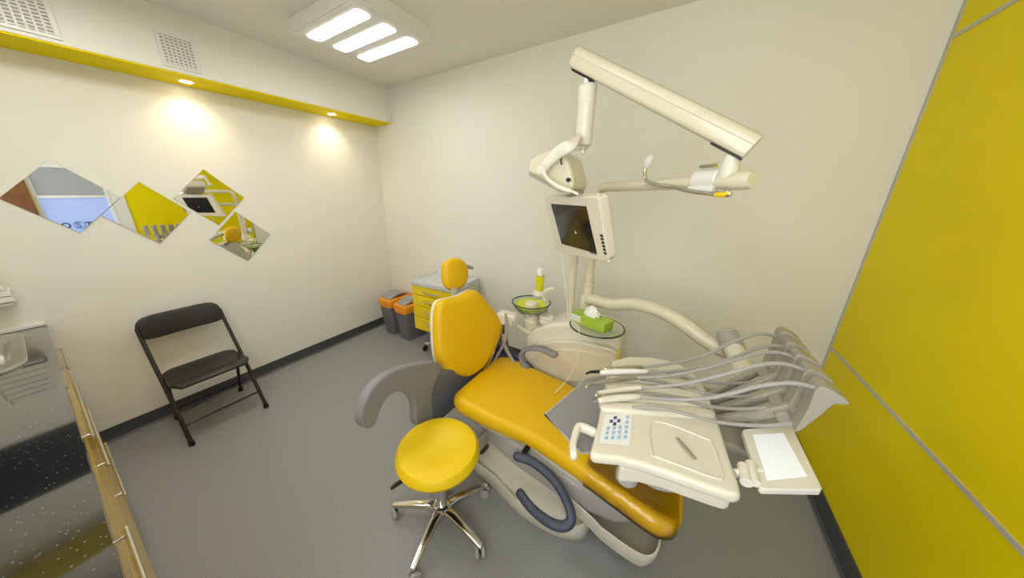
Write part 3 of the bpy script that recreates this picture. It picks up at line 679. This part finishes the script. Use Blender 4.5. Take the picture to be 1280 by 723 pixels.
# dark hoop beside the base
hoop = [(646, 571, 0.40), (662, 576, 0.40), (682, 590, 0.39), (699, 609, 0.37), (711, 633, 0.34), (714, 650, 0.31), (706, 658, 0.29), (692, 656, 0.285), (676, 646, 0.28), (661, 632, 0.28), (650, 617, 0.28)]
obj('hoop_mount', tube([hz(655, 566, 0.40), hz(655, 566, 0.40)+V(0.01, 0.10, 0.01)], 0.014, 10), M['black'], DC)
obj('guard_hoop', capsule([hz(x, y, z) for x, y, z in hoop], 0.0215, 14, smooth=4, flat=(0.2, -0.6, 0.8), r2=0.017), M['dgrey'], DC, label='dark blue grey hoop handle')

# ================================================================== DENTAL UNIT (side box, bowl, poles)
DU = thing('dental_unit', 'cream dental side unit with glass spittoon bowl behind the chair', 'dental unit', (2.62, -0.62, 0))
fb = [(655, 478), (654, 447), (657, 439), (668, 432), (690, 427), (715, 427), (740, 431), (762, 436), (771, 442), (773, 470), (768, 505), (660, 505)]
obj('front_panel', prism([hy(x, y, -0.775) for x, y in fb], (0, 0.06, 0)), M['cream'], DC and DU, bevel=0.014, seg=4)
fb2 = [(664, 478), (663, 450), (667, 443), (690, 437), (715, 437), (740, 441), (758, 446), (764, 455), (762, 478)]
obj('panel_inset', prism([hy(x, y, -0.783) for x, y in fb2], (0, 0.02, 0)), M['warm'], DU, bevel=0.008, seg=3)
obj('body', prism([V(2.33, -0.72, 0.02), V(2.33, -0.72, 0.60), V(2.45, -0.72, 0.68), V(2.90, -0.72, 0.70), V(2.92, -0.72, 0.02)], (0, 0.26, 0)), M['cream'], DU, bevel=0.02, seg=4)
dk = [(656, 440), (657, 422), (667, 412), (690, 405), (720, 404), (755, 412), (776, 424), (776, 440)]
obj('top_deck', prism([hy(x, y, -0.735) for x, y in dk], (0, 0.25, 0)), M['cream2'], DU, bevel=0.025, seg=4)
obj('filter_lid', lathe(V(2.45, -0.66, 0.79), [(0.050, 0), (0.054, 0.008), (0.054, 0.022), (0.048, 0.026), (0.047, 0.03), (0.051, 0.036), (0.051, 0.046), (0.045, 0.053), (0.0, 0.055)], 32), M['cream2'], DU)
# spittoon bowl
BC = V(2.315, -0.63, 0.80)
obj('bowl_stem', lathe(BC+V(0.01, 0, -0.15), [(0.060, 0), (0.060, 0.12), (0.056, 0.125), (0.054, 0.155), (0.05, 0.172)], 28), M['warm'], DU)
obj('bowl', lathe(BC, [(0.0, 0.020), (0.05, 0.022), (0.085, 0.040), (0.115, 0.072), (0.133, 0.105), (0.140, 0.105), (0.121, 0.068), (0.09, 0.033), (0.052, 0.014), (0.0, 0.012)], 48), M['glass'], DU)
obj('bowl_rim', tube([BC+V(0.1365*math.cos(a), 0.1365*math.sin(a), 0.105) for a in [2*PI*k/56 for k in range(56)]], 0.0045, 8, closed=True), M['glass_edge'], DU)
obj('bowl_lining', lathe(BC, [(0.0, 0.040), (0.045, 0.042), (0.085, 0.055), (0.116, 0.086), (0.119, 0.088), (0.098, 0.058), (0.06, 0.034), (0.0, 0.030)], 48), M['yliq'], DU)
obj('bowl_insert', lathe(BC+V(0, 0.01, 0.03), [(0.048, 0), (0.048, 0.062), (0.042, 0.07), (0.0, 0.07)], 24), M['cream2'], DU)
# spout block + cup
obj('rinse_spout', tube([hy(681, 377, -0.62), hy(679, 369, -0.62), hy(684, 363, -0.62), hy(693, 361, -0.63)], [0.014, 0.016, 0.016, 0.010], 12, smooth=4), M['cream2'], DU)
obj('cup_support', join(lathe(V(2.365, -0.62, 0.96), [(0.035, 0), (0.05, 0.012), (0.045, 0.035), (0.03, 0.04)], 24), tube([V(2.39, -0.60, 0.97), V(2.42, -0.58, 0.90), V(2.43, -0.57, 0.80)], 0.016, 12, smooth=4)), M['cream2'], DU)
cup = thing('drinking_cup', 'yellow tumbler with clear rim on the cup holder above the glass bowl', 'cup', (2.37, -0.62, 1.001))
obj('cup_body', lathe(V(2.37, -0.62, 1.001), [(0.024, 0), (0.026, 0.004), (0.032, 0.105), (0.029, 0.105), (0.024, 0.008), (0, 0.008)], 28), M['ycup'], cup)
obj('cup_top', lathe(V(2.37, -0.62, 1.107), [(0.019, 0.0), (0.021, 0.02), (0.021, 0.045), (0.016, 0.05), (0, 0.05)], 24), M['tissue'], cup)
# poles
obj('monitor_pole', tube([(2.595, -0.60, 0.70), (2.595, -0.60, 1.42), (2.60, -0.61, 1.475), (2.63, -0.70, 1.50), (2.67, -0.86, 1.50)], 0.021, 16), M['warm'], DU)
obj('lamp_pole', join(tube([(2.70, -0.60, 0.70), (2.70, -0.60, 1.10)], 0.030, 18), tube([(2.70, -0.60, 1.10), (2.70, -0.60, 1.11)], 0.033, 18), tube([(2.70, -0.60, 1.10), (2.70, -0.60, 1.45)], 0.024, 18)), M['warm'], DU)
obj('pole_collar', lathe(V(2.595, -0.60, 0.78), [(0.034, 0), (0.034, 0.03), (0.026, 0.05)], 20), M['cream2'], DU)
# glass shelf
GC = V(2.815, -0.80, 0.905)
obj('glass_shelf', lathe(GC, [(0, 0), (0.150, 0), (0.150, 0.008), (0, 0.008)], 56), M['glass'], DU, label='round clear glass shelf')
obj('glass_shelf_rim', tube([GC+V(0.151*math.cos(a), 0.151*math.sin(a), 0.004) for a in [2*PI*k/56 for k in range(56)]], 0.0045, 8, closed=True), M['glass_edge'], DU)
obj('shelf_bracket', join(lathe(V(2.70, -0.60, 0.86), [(0.05, 0), (0.05, 0.04)], 24), prism([V(2.70, -0.62, 0.885), V(2.83, -0.80, 0.885), V(2.80, -0.82, 0.885), V(2.67, -0.64, 0.885)], (0, 0, 0.018))), M['cream2'], DU)
# yellow stripe hose holder at the right end of unit
obj('warning_flap', box(hy(771, 446, -0.74)+V(0.005, 0, -0.015), (0.018, 0.05, 0.11)), M['drawer'], DU, bevel=0.006, label='yellow flap')
# assistant instrument holder: cream box with a thin cranked support
obj('assistant_holder', box(hy(635, 398, -0.80), (0.145, 0.09, 0.085)), M['cream2'], DU, bevel=0.018, seg=4)
obj('holder_notch', box(hy(641, 405, -0.851), (0.012, 0.01, 0.035)), M['lgrey'], DU, bevel=0.003)
obj('holder_arm', tube([hy(640, 400, -0.78), hy(650, 410, -0.72), V(2.36, -0.66, 0.66)], 0.020, 12, smooth=3), M['cream2'], DU)
obj('suction_hose', tube([hy(632, 392, -0.87), hy(633, 408, -0.87), hy(632, 424, -0.87), hy(624, 441, -0.87), hy(614, 458, -0.90), hy(607, 475, -0.94)], [0.007, 0.012, 0.011, 0.009, 0.009, 0.009], 10, smooth=5), M['hose'], DU)
obj('suction_hose', tube([hy(629, 418, -0.86), hy(631, 432, -0.86), hy(638, 446, -0.86), hy(646, 458, -0.86), hy(655, 475, -0.86)], 0.013, 10, smooth=5), M['hose'], DU)

# tissue box on the glass shelf
tb = thing('tissue_box', 'green cardboard tissue box with tissue on the round glass shelf', 'tissue box', (2.80, -0.80, 0.914))
ang = math.atan2(-0.075, 0.2) ; R_ = Matrix.Rotation(ang, 3, 'Z'); tc_ = V(2.785, -0.815, 0.914+0.030)
obj('box', box(tc_, (0.225, 0.095, 0.055), R_), M['green'], tb, bevel=0.002, seg=1)
obj('printed_end', box(tc_+R_ @ V(-0.075, -0.0482, 0.002), (0.07, 0.001, 0.040), R_), M['card'], tb, smooth=0)
bm = bmesh.new(); n = 14
for k in range(n):
    a = 2*PI*k/n
ts = []
for z, rr_ in ((0.028, 0.035), (0.045, 0.038), (0.062, 0.030), (0.078, 0.016), (0.088, 0.006)):
    ts.append([tc_+R_ @ V(1.25*rr_*math.cos(2*PI*k/n)*(1+0.25*math.sin(3*k+z*90)), 0.7*rr_*math.sin(2*PI*k/n)*(1+0.3*math.cos(5*k)), z+0.006*math.sin(4*k)) for k in range(n)])
obj('tissue', loft(ts, bm=bm), M['tissue'], tb)
# thin white cable from the monitor to the chair
tag(obj('cable', tube([hp(x, y, V(2.6, -0.95, 1.2), V(-0.5, 1, 0).normalized()) for x, y in ((701, 312), (703, 330), (707, 360), (709, 385))] +
    [hy(711, 398, -0.99), hy(722, 408, -1.0), hy(724, 425, -1.0), hy(722, 450, -1.0), hy(716, 462, -1.0), hy(710, 474, -1.0), V(2.66, -1.0, 0.512)], 0.0028, 6, smooth=5), M['cream2']), 'thin pale cable hanging from the monitor to the chair seat', 'cable')

# ================================================================== MONITOR
mp = V(2.541, -0.931, 1.56); mr = (V(2.775, -1.125, 1.552)-mp); md = V(2.60, -0.868, 1.335)-mp
mn = mr.cross(md).normalized()
if mn.dot(CAM-mp) < 0: mn = -mn
MO = thing('monitor', 'pale framed flat monitor with dark screen on the unit pole', 'monitor', mp-mn*0.02)
def mpx(pts, off=0.0): return [hp(x, y, mp+mn*off, mn) for x, y in pts]
outer = [(682, 247), (744, 246), (748, 249), (760, 324), (757, 328), (699, 316), (695, 313), (681, 250)]
obj('casing', prism(mpx(outer), -mn*0.045), M['cream2'], MO, bevel=0.007, seg=3)
obj('screen', prism(mpx([(688.5, 255), (732.5, 258), (746, 317.5), (702, 305)], 0.0015), -mn*0.004), M['screen'], MO, smooth=0)
for k in range(6):
    x = 750.2+k*0.95; y = 293+k*4.4
    obj('button', prism(mpx([(x, y), (x+3, y+.6), (x+3.6, y+3.4), (x+.6, y+2.8)], 0.001), mn*0.002), M['black'], MO, smooth=0)
obj('logo_strip', prism(mpx([(737, 314.5), (745.5, 317), (746, 319), (737.5, 316.5)], 0.0005), mn*0.001), M['bluegrey'], MO, smooth=0)
mc = hp(722, 285, mp, mn)
obj('mount', join(box(mc-mn*0.055, (0.10, 0.04, 0.10)), tube([mc-mn*0.06, mc-mn*0.10, V(2.66, -0.84, 1.50)], 0.02, 12)), M['cream2'], MO, bevel=0.004)
obj('side_lug', capsule([hp(757, 326, mp-mn*.01, mn), hp(761, 326, mp-mn*.01, mn)], 0.008, 10), M['cream2'], MO)
obj('side_lug', capsule([hp(744, 247, mp-mn*.01, mn), hp(748, 246, mp-mn*.01, mn)], 0.008, 10), M['cream2'], MO)

# ================================================================== OPERATING LAMP
AE = V(3.29, -1.15, 1.690)                     # end of the horizontal arm
AB = V(2.745, -0.645, 1.682)
OL = thing('operating_lamp', 'cream dental operating lamp on a long balanced arm above the chair', 'lamp', (2.70, -0.60, 1.45))
obj('swing_arm', tube([V(2.70, -0.60, 1.44)] + crom([V(2.70, -0.60, 1.56), V(2.702, -0.602, 1.63), V(2.715, -0.615, 1.668), AB, AB+(AE-AB)*0.12], 5) + [AE-(AE-AB).normalized()*0.03, AE], 0.0245, 18), M['warm'], OL)
ad = (AE-AB).normalized()
obj('arm_end_cap', lathe(AE-ad*0.09, [(0.029, 0), (0.030, 0.005), (0.030, 0.10), (0.024, 0.112), (0, 0.114)], 24, axis=ad), M['warm'], OL)
pb = hy(915, 205, -1.13)
obj('post', lathe(V(3.245, -1.11, 1.70), [(0.030, 0), (0.028, 0.04), (0.022, 0.075)], 22), M['cream2'], OL)
obj('post_pin', tube([V(3.245, -1.11, 1.77), V(3.245, -1.11, 1.83)], 0.013, 12), M['drawer'], OL, label='yellow brass coloured pin')
B0 = hy(941, 185, -1.13); B1 = hy(720.5, 73, -1.05)
bd = (B1-B0).normalized()
bs = bd.cross(V(0, 0, 1)).normalized(); bu = bs.cross(bd).normalized()
if bu.z < 0: bu = -bu
sec = lambda p: [p+bs*(x*0.040)+bu*(z*0.038) for x, z in ((-1, -.6), (-.8, -.92), (0, -1), (.8, -.92), (1, -.6), (1, .35), (.85, .75), (.5, .97), (0, 1.05), (-.5, .97), (-.85, .75), (-1, .35))]
obj('balance_arm', loft([sec(B0), sec(B1)]), M['warm'], OL, bevel=0.004, seg=2)
obj('arm_shading_ridge', join(tube([B0+bs*0.041+bu*0.006, B1+bs*0.041+bu*0.006], 0.0025, 6), tube([B0-bs*0.041+bu*0.006, B1-bs*0.041+bu*0.006], 0.0025, 6)), M['cream2'], OL)  # pale ridges stand in for soft shading along the arm
DX = hy(733, 130, -1.05)
obj('slot', box(B1-bd*0.065-bu*0.0395, (0.11, 0.028, 0.006), Matrix((bd, bs, bu)).transposed()), M['black'], OL, bevel=0.002)
obj('slot', box(B0+bd*0.055-bu*0.0395, (0.11, 0.028, 0.006), Matrix((bd, bs, bu)).transposed()), M['black'], OL, bevel=0.002)
DXx, DXy = DX.x, DX.y
obj('drop_pin', tube([V(DXx, DXy, 2.07), V(DXx, DXy, 2.155)], 0.016, 14), M['chrome'], OL)
obj('drop_tube', lathe(V(DXx, DXy, 1.848), [(0.034, 0), (0.036, 0.003), (0.036, 0.160), (0.0375, 0.162), (0.0375, 0.222), (0.033, 0.228), (0.0, 0.229)], 30), M['cream2'], OL)
obj('drop_tip', lathe(V(DXx+0.003, DXy, 1.812), [(0, 0), (0.006, 0.003), (0.006, 0.018), (0.003, 0.022), (0.003, 0.036)], 12), M['chrome'], OL)
# lamp head
LY = -1.16
hd_out = [(659, 216), (660, 206), (666, 197), (675, 191), (688, 187), (701, 189), (708, 196), (712, 207), (716, 222), (716, 234), (708, 239), (696, 236), (682, 228), (669, 220)]
bm = prism([hy(x, y, LY) for x, y in hd_out], (0, 0.22, 0), smooth=2)
obj('lamp_head', bm, M['warm'], OL, bevel=0.035, seg=5)
rf = [(662, 215), (716, 238), (714, 243), (700, 240), (676, 228), (660, 219)]
obj('reflector_glass', prism([hy(x, y, LY+0.02) for x, y in rf], (0, 0.18, 0)), M['lgrey'], OL, bevel=0.003)
for yy in (LY-0.035, LY+0.245):
    obj('yoke', capsule([hy(728, 178, -1.07) if 0 else V(DXx-0.01, (DXy+yy)/2, 1.865), V(*(hy(712, 182, yy))), hy(699, 190, yy), hy(688, 200, yy), hy(677, 212, yy)], [0.028, 0.027, 0.025, 0.022, 0.018], 14, smooth=5, flat=(0, 1, 0), r2=0.014), M['cream2'], OL)
    obj('yoke_cap', lathe(hy(676, 212, yy-0.02), [(0.0, 0), (0.020, 0), (0.022, 0.004), (0.022, 0.036)], 22, axis=(0, 1, 0)), M['cream2'], OL)
obj('grip', capsule([hy(678, 214, LY-0.05), hy(685, 224, LY-0.05), hy(695, 232, LY-0.05), hy(706, 237, LY-0.05), hy(713, 239, LY-0.05)], [0.010, 0.010, 0.011, 0.011, 0.009], 12, smooth=4), M['cream2'], OL)
obj('grip_tip', capsule([hy(714, 239, LY-0.05), hy(722, 242.5, LY-0.05)], 0.006, 10), M['cream2'], OL)
obj('head_slot', tube([hy(703, 194, LY-0.008), hy(701, 200, LY-0.008), hy(702, 206, LY-0.008)], 0.003, 6), M['black'], OL)
obj('head_knob', lathe(hy(710, 225, LY-0.012), [(0, 0), (0.009, 0), (0.009, 0.02)], 14, axis=(0, 1, 0)), M['black'], OL)

# camera clamp + gooseneck on the swing arm
IC = thing('intraoral_camera', 'white camera head on a chrome gooseneck clamped to the lamp arm', 'camera', (3.15, -1.03, 1.69))
an = V(ad.y, -ad.x, 0)            # towards the camera side
if an.dot(CAM-AE) < 0: an = -an
AP = AB+an*0.035
def ap(x, y, o=0.0): return hp(x, y, AP+an*o, an)
c1 = ap(885, 224, -0.035)
obj('clamp', join(lathe(c1-ad*0.045, [(0.030, 0), (0.034, 0.004), (0.034, 0.09), (0.030, 0.094)], 26, axis=ad)), M['white'], IC)
obj('clamp_screw', tube([c1-ad*0.04+V(0, 0, 0.045), c1+ad*0.02+V(0, 0, 0.045)], 0.007, 10), M['chrome'], IC)
obj('clamp_plate', box(c1+an*0.02+V(0, 0, -0.035), (0.10, 0.03, 0.025), Matrix((ad, an, V(0, 0, 1))).transposed()), M['white'], IC, bevel=0.005)
neck = [(896, 238), (908, 239), (912, 243), (905, 243.5), (885, 242), (862, 239), (840, 234), (820, 231), (808, 226), (806, 217), (807, 209), (811, 206)]
obj('gooseneck', tube([ap(x, y, 0.01) for x, y in neck], 0.008, 12, smooth=5), M['chrome'], IC)
obj('neck_sleeve', capsule([ap(x, y, 0.01) for x, y in ((911, 242), (905, 243.5), (896, 243.2))], 0.0095, 12), M['drawer'], IC, label='yellow sleeve')
obj('camera_head', capsule([ap(810, 207, 0.01), ap(812, 202, 0.01), ap(814, 197, 0.01)], [0.014, 0.018, 0.012], 16, flat=an, r2=0.016), M['white'], IC)

# ================================================================== INSTRUMENT TABLE (delivery unit)
IT = thing('instrument_table', 'cream instrument tray unit with keypad hanging over the foot of the dental chair', 'instrument table', (3.15, -1.45, 0.90))
ZT = 1.0
# support arm from the unit
JT = V(3.385, -0.86, 1.08)
obj('support_arm', tube([V(2.70, -0.60, 0.98), V(2.735, -0.635, 1.005)] + [hy(x, y, yy) for x, y, yy in ((765, 381, -0.66), (790, 380, -0.69), (820, 387, -0.73), (850, 402, -0.77), (880, 424, -0.81), (905, 438, -0.84), (925, 437, -0.86))], 0.036, 20, smooth=5), M['warm'], IT)
obj('arm_hub', lathe(V(2.70, -0.60, 0.93), [(0.045, 0), (0.045, 0.08), (0.036, 0.095)], 24), M['warm'], IT)
LB = V(3.485, -1.22, 0.92); LT = hy(914, 430, -0.88)
ld = (LB-LT).normalized()
obj('lift_arm', tube([LT+ld*0.03, LB+ld*0.04], 0.037, 20), M['cream2'], IT)
rb = bmesh.new()
for k in range(5): lathe(LT-ld*(0.065-0.022*k), [(0.036, 0), (0.043, 0.004), (0.043, 0.014), (0.036, 0.020)], 24, axis=ld, bm=rb)
obj('bellows', rb, M['lgrey'], IT)
obj('arm_top_cap', lathe(LT-ld*0.066, [(0.036, 0), (0.034, -0.012), (0.022, -0.026), (0, -0.03)], 24, axis=ld), M['cream2'], IT)
# slab
so = [(737, 566), (741, 553), (748, 525), (754, 490), (760, 462), (766, 450), (786, 445), (815, 446), (843, 452), (862, 461), (876, 474), (886, 492), (897, 520), (913, 572), (925, 606), (927, 617), (921, 620), (890, 610), (850, 596), (810, 582), (775, 573), (745, 570)]
slab = [hz(x, y, ZT) for x, y in so]
obj('tray_body', prism(slab, (0, 0, -0.032)), M['cream'], IT, bevel=0.012, seg=4)
cs = sum(slab, Vector())/len(slab)
low = [V(cs.x+(p.x-cs.x)*0.76+0.035, cs.y+(p.y-cs.y)*0.88, ZT-0.030) for p in slab]
obj('tray_underside', prism(low, (0.0, 0, -0.055)), M['cream'], IT, bevel=0.012, seg=3)
# recess in the tray top (raised rim, sunken look through a thin darker-free frame)
rc = [(817, 527), (880, 548), (890, 556), (903, 594), (893, 598), (852, 583), (822, 572), (815, 566)]
rcl = [hz(x, y, ZT+0.0) for x, y in rc]
obj('recess_rim', tube([p+V(0, 0, 0.0005) for p in crom(rcl, 4, True)], 0.003, 8, closed=True), M['cream'], IT)
# ridges that hold the instruments
for (xa, ya, xb, yb) in ((764, 459, 860, 470), (760, 471, 868, 482), (757, 484, 876, 495), (753, 496, 884, 507), (750, 509, 892, 518)):
    A = hz(xa, ya, ZT+0.004); B = hz(xb, yb, ZT+0.004)
    obj('instrument_rest', loft([rrect(A.lerp(B, t_), (B-A).cross(V(0, 0, 1)).normalized(), V(0, 0, 1), 0.044*k, 0.018*k+0.004, 0.009, 4) for t_, k in ((0, 0.7), (0.03, 0.95), (0.3, 1), (0.55, 1), (0.8, 0.95), (0.97, 0.75), (1, 0.4))]), M['cream'], IT)
# keypad with 18 keys
KP = obj('keypad', prism([hz(x, y, ZT+0.001) for x, y in ((756, 519), (791, 517), (787, 557), (749, 554))], (0, 0, 0.001)), M['key_panel'], IT, smooth=0)
ko = hz(756, 519, ZT+.002); ku = (hz(791, 517, ZT+.002)-ko); kv = (hz(749, 554, ZT+.002)-ko)
def key(u, v, mm, s=0.055):
    c = ko+ku*u+kv*v; a = ku*s; b = kv*s
    obj('key', prism([c-a-b, c+a-b, c+a+b, c-a+b], (0, 0, 0.0012)), mm, KP, smooth=0)
for u, v in ((0.39, 0.14), (0.27, 0.27), (0.53, 0.27), (0.40, 0.38)): key(u, v, M['keyd'])
for u, v in ((0.82, 0.14), (0.82, 0.34)): key(u, v, M['key'])
for r_ in range(3):
    for c_ in range(4): key(0.20+0.205*c_, 0.52+0.17*r_, M['key'])
# handle at the left front corner
obj('tray_handle', capsule([hz(742, 541, ZT-0.012), hz(731, 536, ZT-0.012), hz(723, 535, ZT-0.012), hz(719, 545, ZT-0.012), hz(716, 558, ZT-0.012), hz(717, 570, ZT-0.012)], 0.010, 14, smooth=4, flat=(0, 0, 1), r2=0.014), M['cream2'], IT)
# grey side tray to the left
gt = [(681, 519), (716, 489), (733, 473), (763, 470), (757, 500), (745, 545), (738, 566), (727, 567), (716, 556), (706, 545)]
obj('side_tray', prism([hz(x, y, 0.958) for x, y in gt], (0, 0, -0.006)), M['bluegrey'], IT, bevel=0.002, label='grey flat side tray')
gr = crom([hz(x, y, 0.957) for x, y in gt], 1, True)
obj('side_tray_rim', tube(gr, 0.0035, 6, closed=True), M['lgrey'], IT)
# brake knob and bracket under the tray
kb = hz(781, 585, 0.90)
obj('brake_knob', lathe(hz(782, 602, 0.83), [(0.0, 0), (0.022, 0.001), (0.030, 0.012), (0.031, 0.13), (0.026, 0.14)], 24), M['lgrey'], IT)
obj('under_bracket', tube([hz(772, 579, 0.935), hz(790, 588, 0.93), hz(808, 596, 0.93)], 0.008, 8), M['dgrey'], IT)
obj('under_hose', tube([hz(795, 590, 0.92), hz(808, 602, 0.90), hz(825, 610, 0.90), hz(850, 612, 0.90), hz(870, 606, 0.91)], 0.007, 10, smooth=4), M['hose'], IT)
# x-ray film viewer on the right
VZ = 0.985
vo = [(930, 536), (986, 533), (991, 534), (1028, 610), (1026, 613), (955, 612), (950, 609), (928, 539)]
XV = obj('viewer_box', prism([hz(x, y, VZ) for x, y in vo], (0, 0, -0.018)), M['cream2'], IT, bevel=0.005, seg=3)
obj('viewer_panel', prism([hz(x, y, VZ+0.0005) for x, y in ((941, 544), (979, 542), (1009, 596), (959, 601))], (0, 0, 0.0012)), M['viewer'], XV, smooth=0, label='white light panel')
obj('viewer_catch', box(hz(1000, 612, VZ-0.01), (0.02, 0.012, 0.01)), M['white'], XV, bevel=0.002)
obj('viewer_hinge', join(tube([hz(917, 592, 0.98), hz(950, 588, 0.98)], 0.010, 12), tube([hz(929, 583, 0.985), hz(933, 604, 0.985)], 0.013, 14), tube([hz(938, 580, 0.985), hz(943, 604, 0.985)], 0.012, 14)), M['cream2'], IT)
# hose arms (five curved blades)
BYs = [-1.50, -1.4125, -1.325, -1.2375, -1.15]
bo = [(992.8, 540.4), (1001, 528.7), (1011.6, 509.9), (1017, 494), (1020.5, 487.5), (1026, 484.3), (1032, 485), (1043.3, 489.9), (1055, 498), (1062.5, 504), (1062, 507), (1053, 506.8), (1044, 506), (1039.5, 508.7), (1029.2, 518.1), (1015, 528.7), (1001, 539.0)]
shape = [hy(x, y, -1.515) for x, y in bo]
BT = V(3.485, 0, 1.195)
tips = []
for i, y in enumerate(BYs):
    off = V(0, y+1.515-0.015, 0)
    obj('hose_arm', prism([p+off for p in shape], (0, 0.052, 0)), M['blade'], IT, bevel=0.008, seg=3)
    base = hy(995, 539, -1.515)+off+V(0, 0.012, 0.004)
    e = V(3.33, y*0.55-0.60, 0.925)
    if i: obj('arm_bar', tube([base+V(0.02, 0, 0.012), base.lerp(e, 0.35)+V(0, 0, -0.008), e], [0.013, 0.013, 0.012], 10, smooth=4, flat=(0, 0, 1), r2=0.016), M['blade'], IT)
obj('arm_carrier', box(V(3.475, -1.29, 1.04), (0.035, 0.30, 0.05), Matrix.Rotation(-0.7, 3, 'Y')), M['blade'], IT, bevel=0.008)
obj('carrier_plate', box(V(3.38, -1.33, 0.918), (0.20, 0.30, 0.03)), M['blade'], IT, bevel=0.01)
obj('carrier_cap', lathe(hz(957, 530, 0.95), [(0.055, 0), (0.055, 0.012), (0.045, 0.02), (0, 0.022)], 26), M['lgrey'], IT)

# ------------------------------------------------------------------ instruments with their hoses
def hose(px, y0, r=0.0065, zend=ZT+0.022, zmin=None):
    """pixel path from the arm (first) to the instrument (last); depth runs from y0 to where the last point meets the tray top"""
    last = hz(*px[-1], zend); n = len(px); out = []
    L = [0]
    for a, b in zip(px, px[1:]): L.append(L[-1]+math.hypot(b[0]-a[0], b[1]-a[1]))
    for (x, y), l in zip(px, L):
        f_ = l/L[-1]; yy = y0+(last.y-y0)*f_
        p = hy(x, y, yy)
        if zmin and p.z < zmin and f_ > 0.3: p = hz(x, y, zmin)
        out.append(p)
    return out
lbl = ['air and water syringe with thin metal tip, farthest instrument on the tray', 'white instrument with black curved tip lying second from the far side',
       'slim angled metal handpiece, middle one on the tray', 'slim metal handpiece lying next to the pointed scaler', 'cream scaler handpiece with pointed metal tip, nearest instrument to the keypad']
nm = ['air_water_syringe', 'curing_light', 'turbine_handpiece', 'contra_angle_handpiece', 'scaler_handpiece']
cats = ['syringe', 'curing light', 'handpiece', 'handpiece', 'handpiece']
up = [[(974, 421), (950, 417.5), (925, 424), (905, 433), (880, 445), (850, 452.5), (822, 457), (800, 459)],
      [(985, 435), (965, 432.5), (940, 438), (918, 447), (890, 456), (860, 462), (830, 465), (808, 465.5)],
      [(999, 450), (975, 441.5), (950, 442), (920, 450), (890, 459), (860, 466), (830, 471), (795, 472.5)],
      [(1011, 466), (985, 456), (955, 455.5), (925, 463), (895, 471), (865, 478), (840, 482), (800, 485.5)],
      [(1025, 487), (1000, 480), (975, 479.5), (945, 484), (915, 492), (885, 498), (850, 500), (820, 498.5), (797, 496)]]
lo = [[(962, 472), (945, 477), (920, 479.5), (895, 479), (870, 475), (845, 468), (815, 464)],
      [(970, 490), (940, 495), (912, 496), (882, 492), (855, 485), (825, 477), (800, 475)],
      [(982, 507), (955, 510), (920, 511.5), (885, 508), (858, 501), (830, 494), (800, 492)],
      [(1000, 528), (965, 532), (930, 531.5), (892, 527), (862, 519), (838, 513), (812, 510), (790, 510)]]
bodies = [
    dict(parts=[('tip', [(735, 463.5), (757, 462)], [0.0015, 0.003], 'chrome'), ('head', [(757, 462), (770, 461)], [0.009, 0.008], 'chrome'), ('grip', [(768, 461.5), (785, 460.5), (802, 459)], [0.009, 0.010, 0.008], 'steel')]),
    dict(parts=[('curved_tip', [(733, 467.5), (738, 465.5), (752, 465)], [0.004, 0.0045, 0.005], 'black'), ('grip', [(752, 466), (765, 465.5), (790, 465), (810, 465)], [0.008, 0.011, 0.011, 0.008], 'white')]),
    dict(parts=[('head', [(733, 484), (739, 480)], [0.006, 0.006], 'steel'), ('grip', [(738, 480), (755, 477.5), (780, 473.5), (797, 472)], [0.006, 0.008, 0.009, 0.008], 'steel')]),
    dict(parts=[('head', [(745.5, 495), (747, 491)], [0.007, 0.006], 'steel'), ('grip', [(747, 491.5), (765, 489), (785, 486.5), (802, 485)], [0.006, 0.008, 0.009, 0.008], 'cream2')]),
    dict(parts=[('pointed_tip', [(741, 502.5), (751, 501)], [0.0015, 0.006], 'steel'), ('grip', [(750, 501), (765, 498.5), (785, 497), (797, 496)], [0.009, 0.011, 0.011, 0.009], 'cream')])]
for i in range(5):
    zz_ = ZT+0.026
    p0 = hz(*bodies[i]['parts'][-1][1][0], zz_)
    t = thing(nm[i], lbl[i], cats[i], p0)
    for pn, px, rr_, mm in bodies[i]['parts']:
        obj(pn, capsule([hz(x, y, zz_) for x, y in px], rr_, 12, smooth=3 if len(px) > 2 else 0), M[mm], t)
    yb = BYs[::-1][i]
    obj('hose', tube(hose(up[i], yb, zmin=zz_-0.004, zend=zz_), 0.0056, 10, smooth=5), M['hose'], t)
    if i < 4: obj('return_hose', tube(hose(lo[i], BYs[::-1][i+1]+0.02, zmin=ZT+0.014, zend=ZT+0.012), 0.0052, 10, smooth=5), M['hose'], t)
tag(obj('tweezers', capsule([hz(847.5, 549, ZT+0.0075), hz(868, 573, ZT+0.0075)], 0.0045, 8, flat=(0, 0, 1), r2=0.003), M['steel']), 'short flat metal tool lying in the recess of the instrument tray', 'dental tool').name = 'metal_tool'

# ================================================================== LIGHT
w = bpy.data.worlds.new('world'); SC.world = w; w.use_nodes = True
w.node_tree.nodes['Background'].inputs[0].default_value = (0.9, 0.9, 0.85, 1); w.node_tree.nodes['Background'].inputs[1].default_value = 0.3

vs = SC.view_settings
vs.view_transform = 'Standard'; vs.look = 'None'; vs.gamma = 1; vs.use_curve_mapping = False; vs.exposure = 0.70
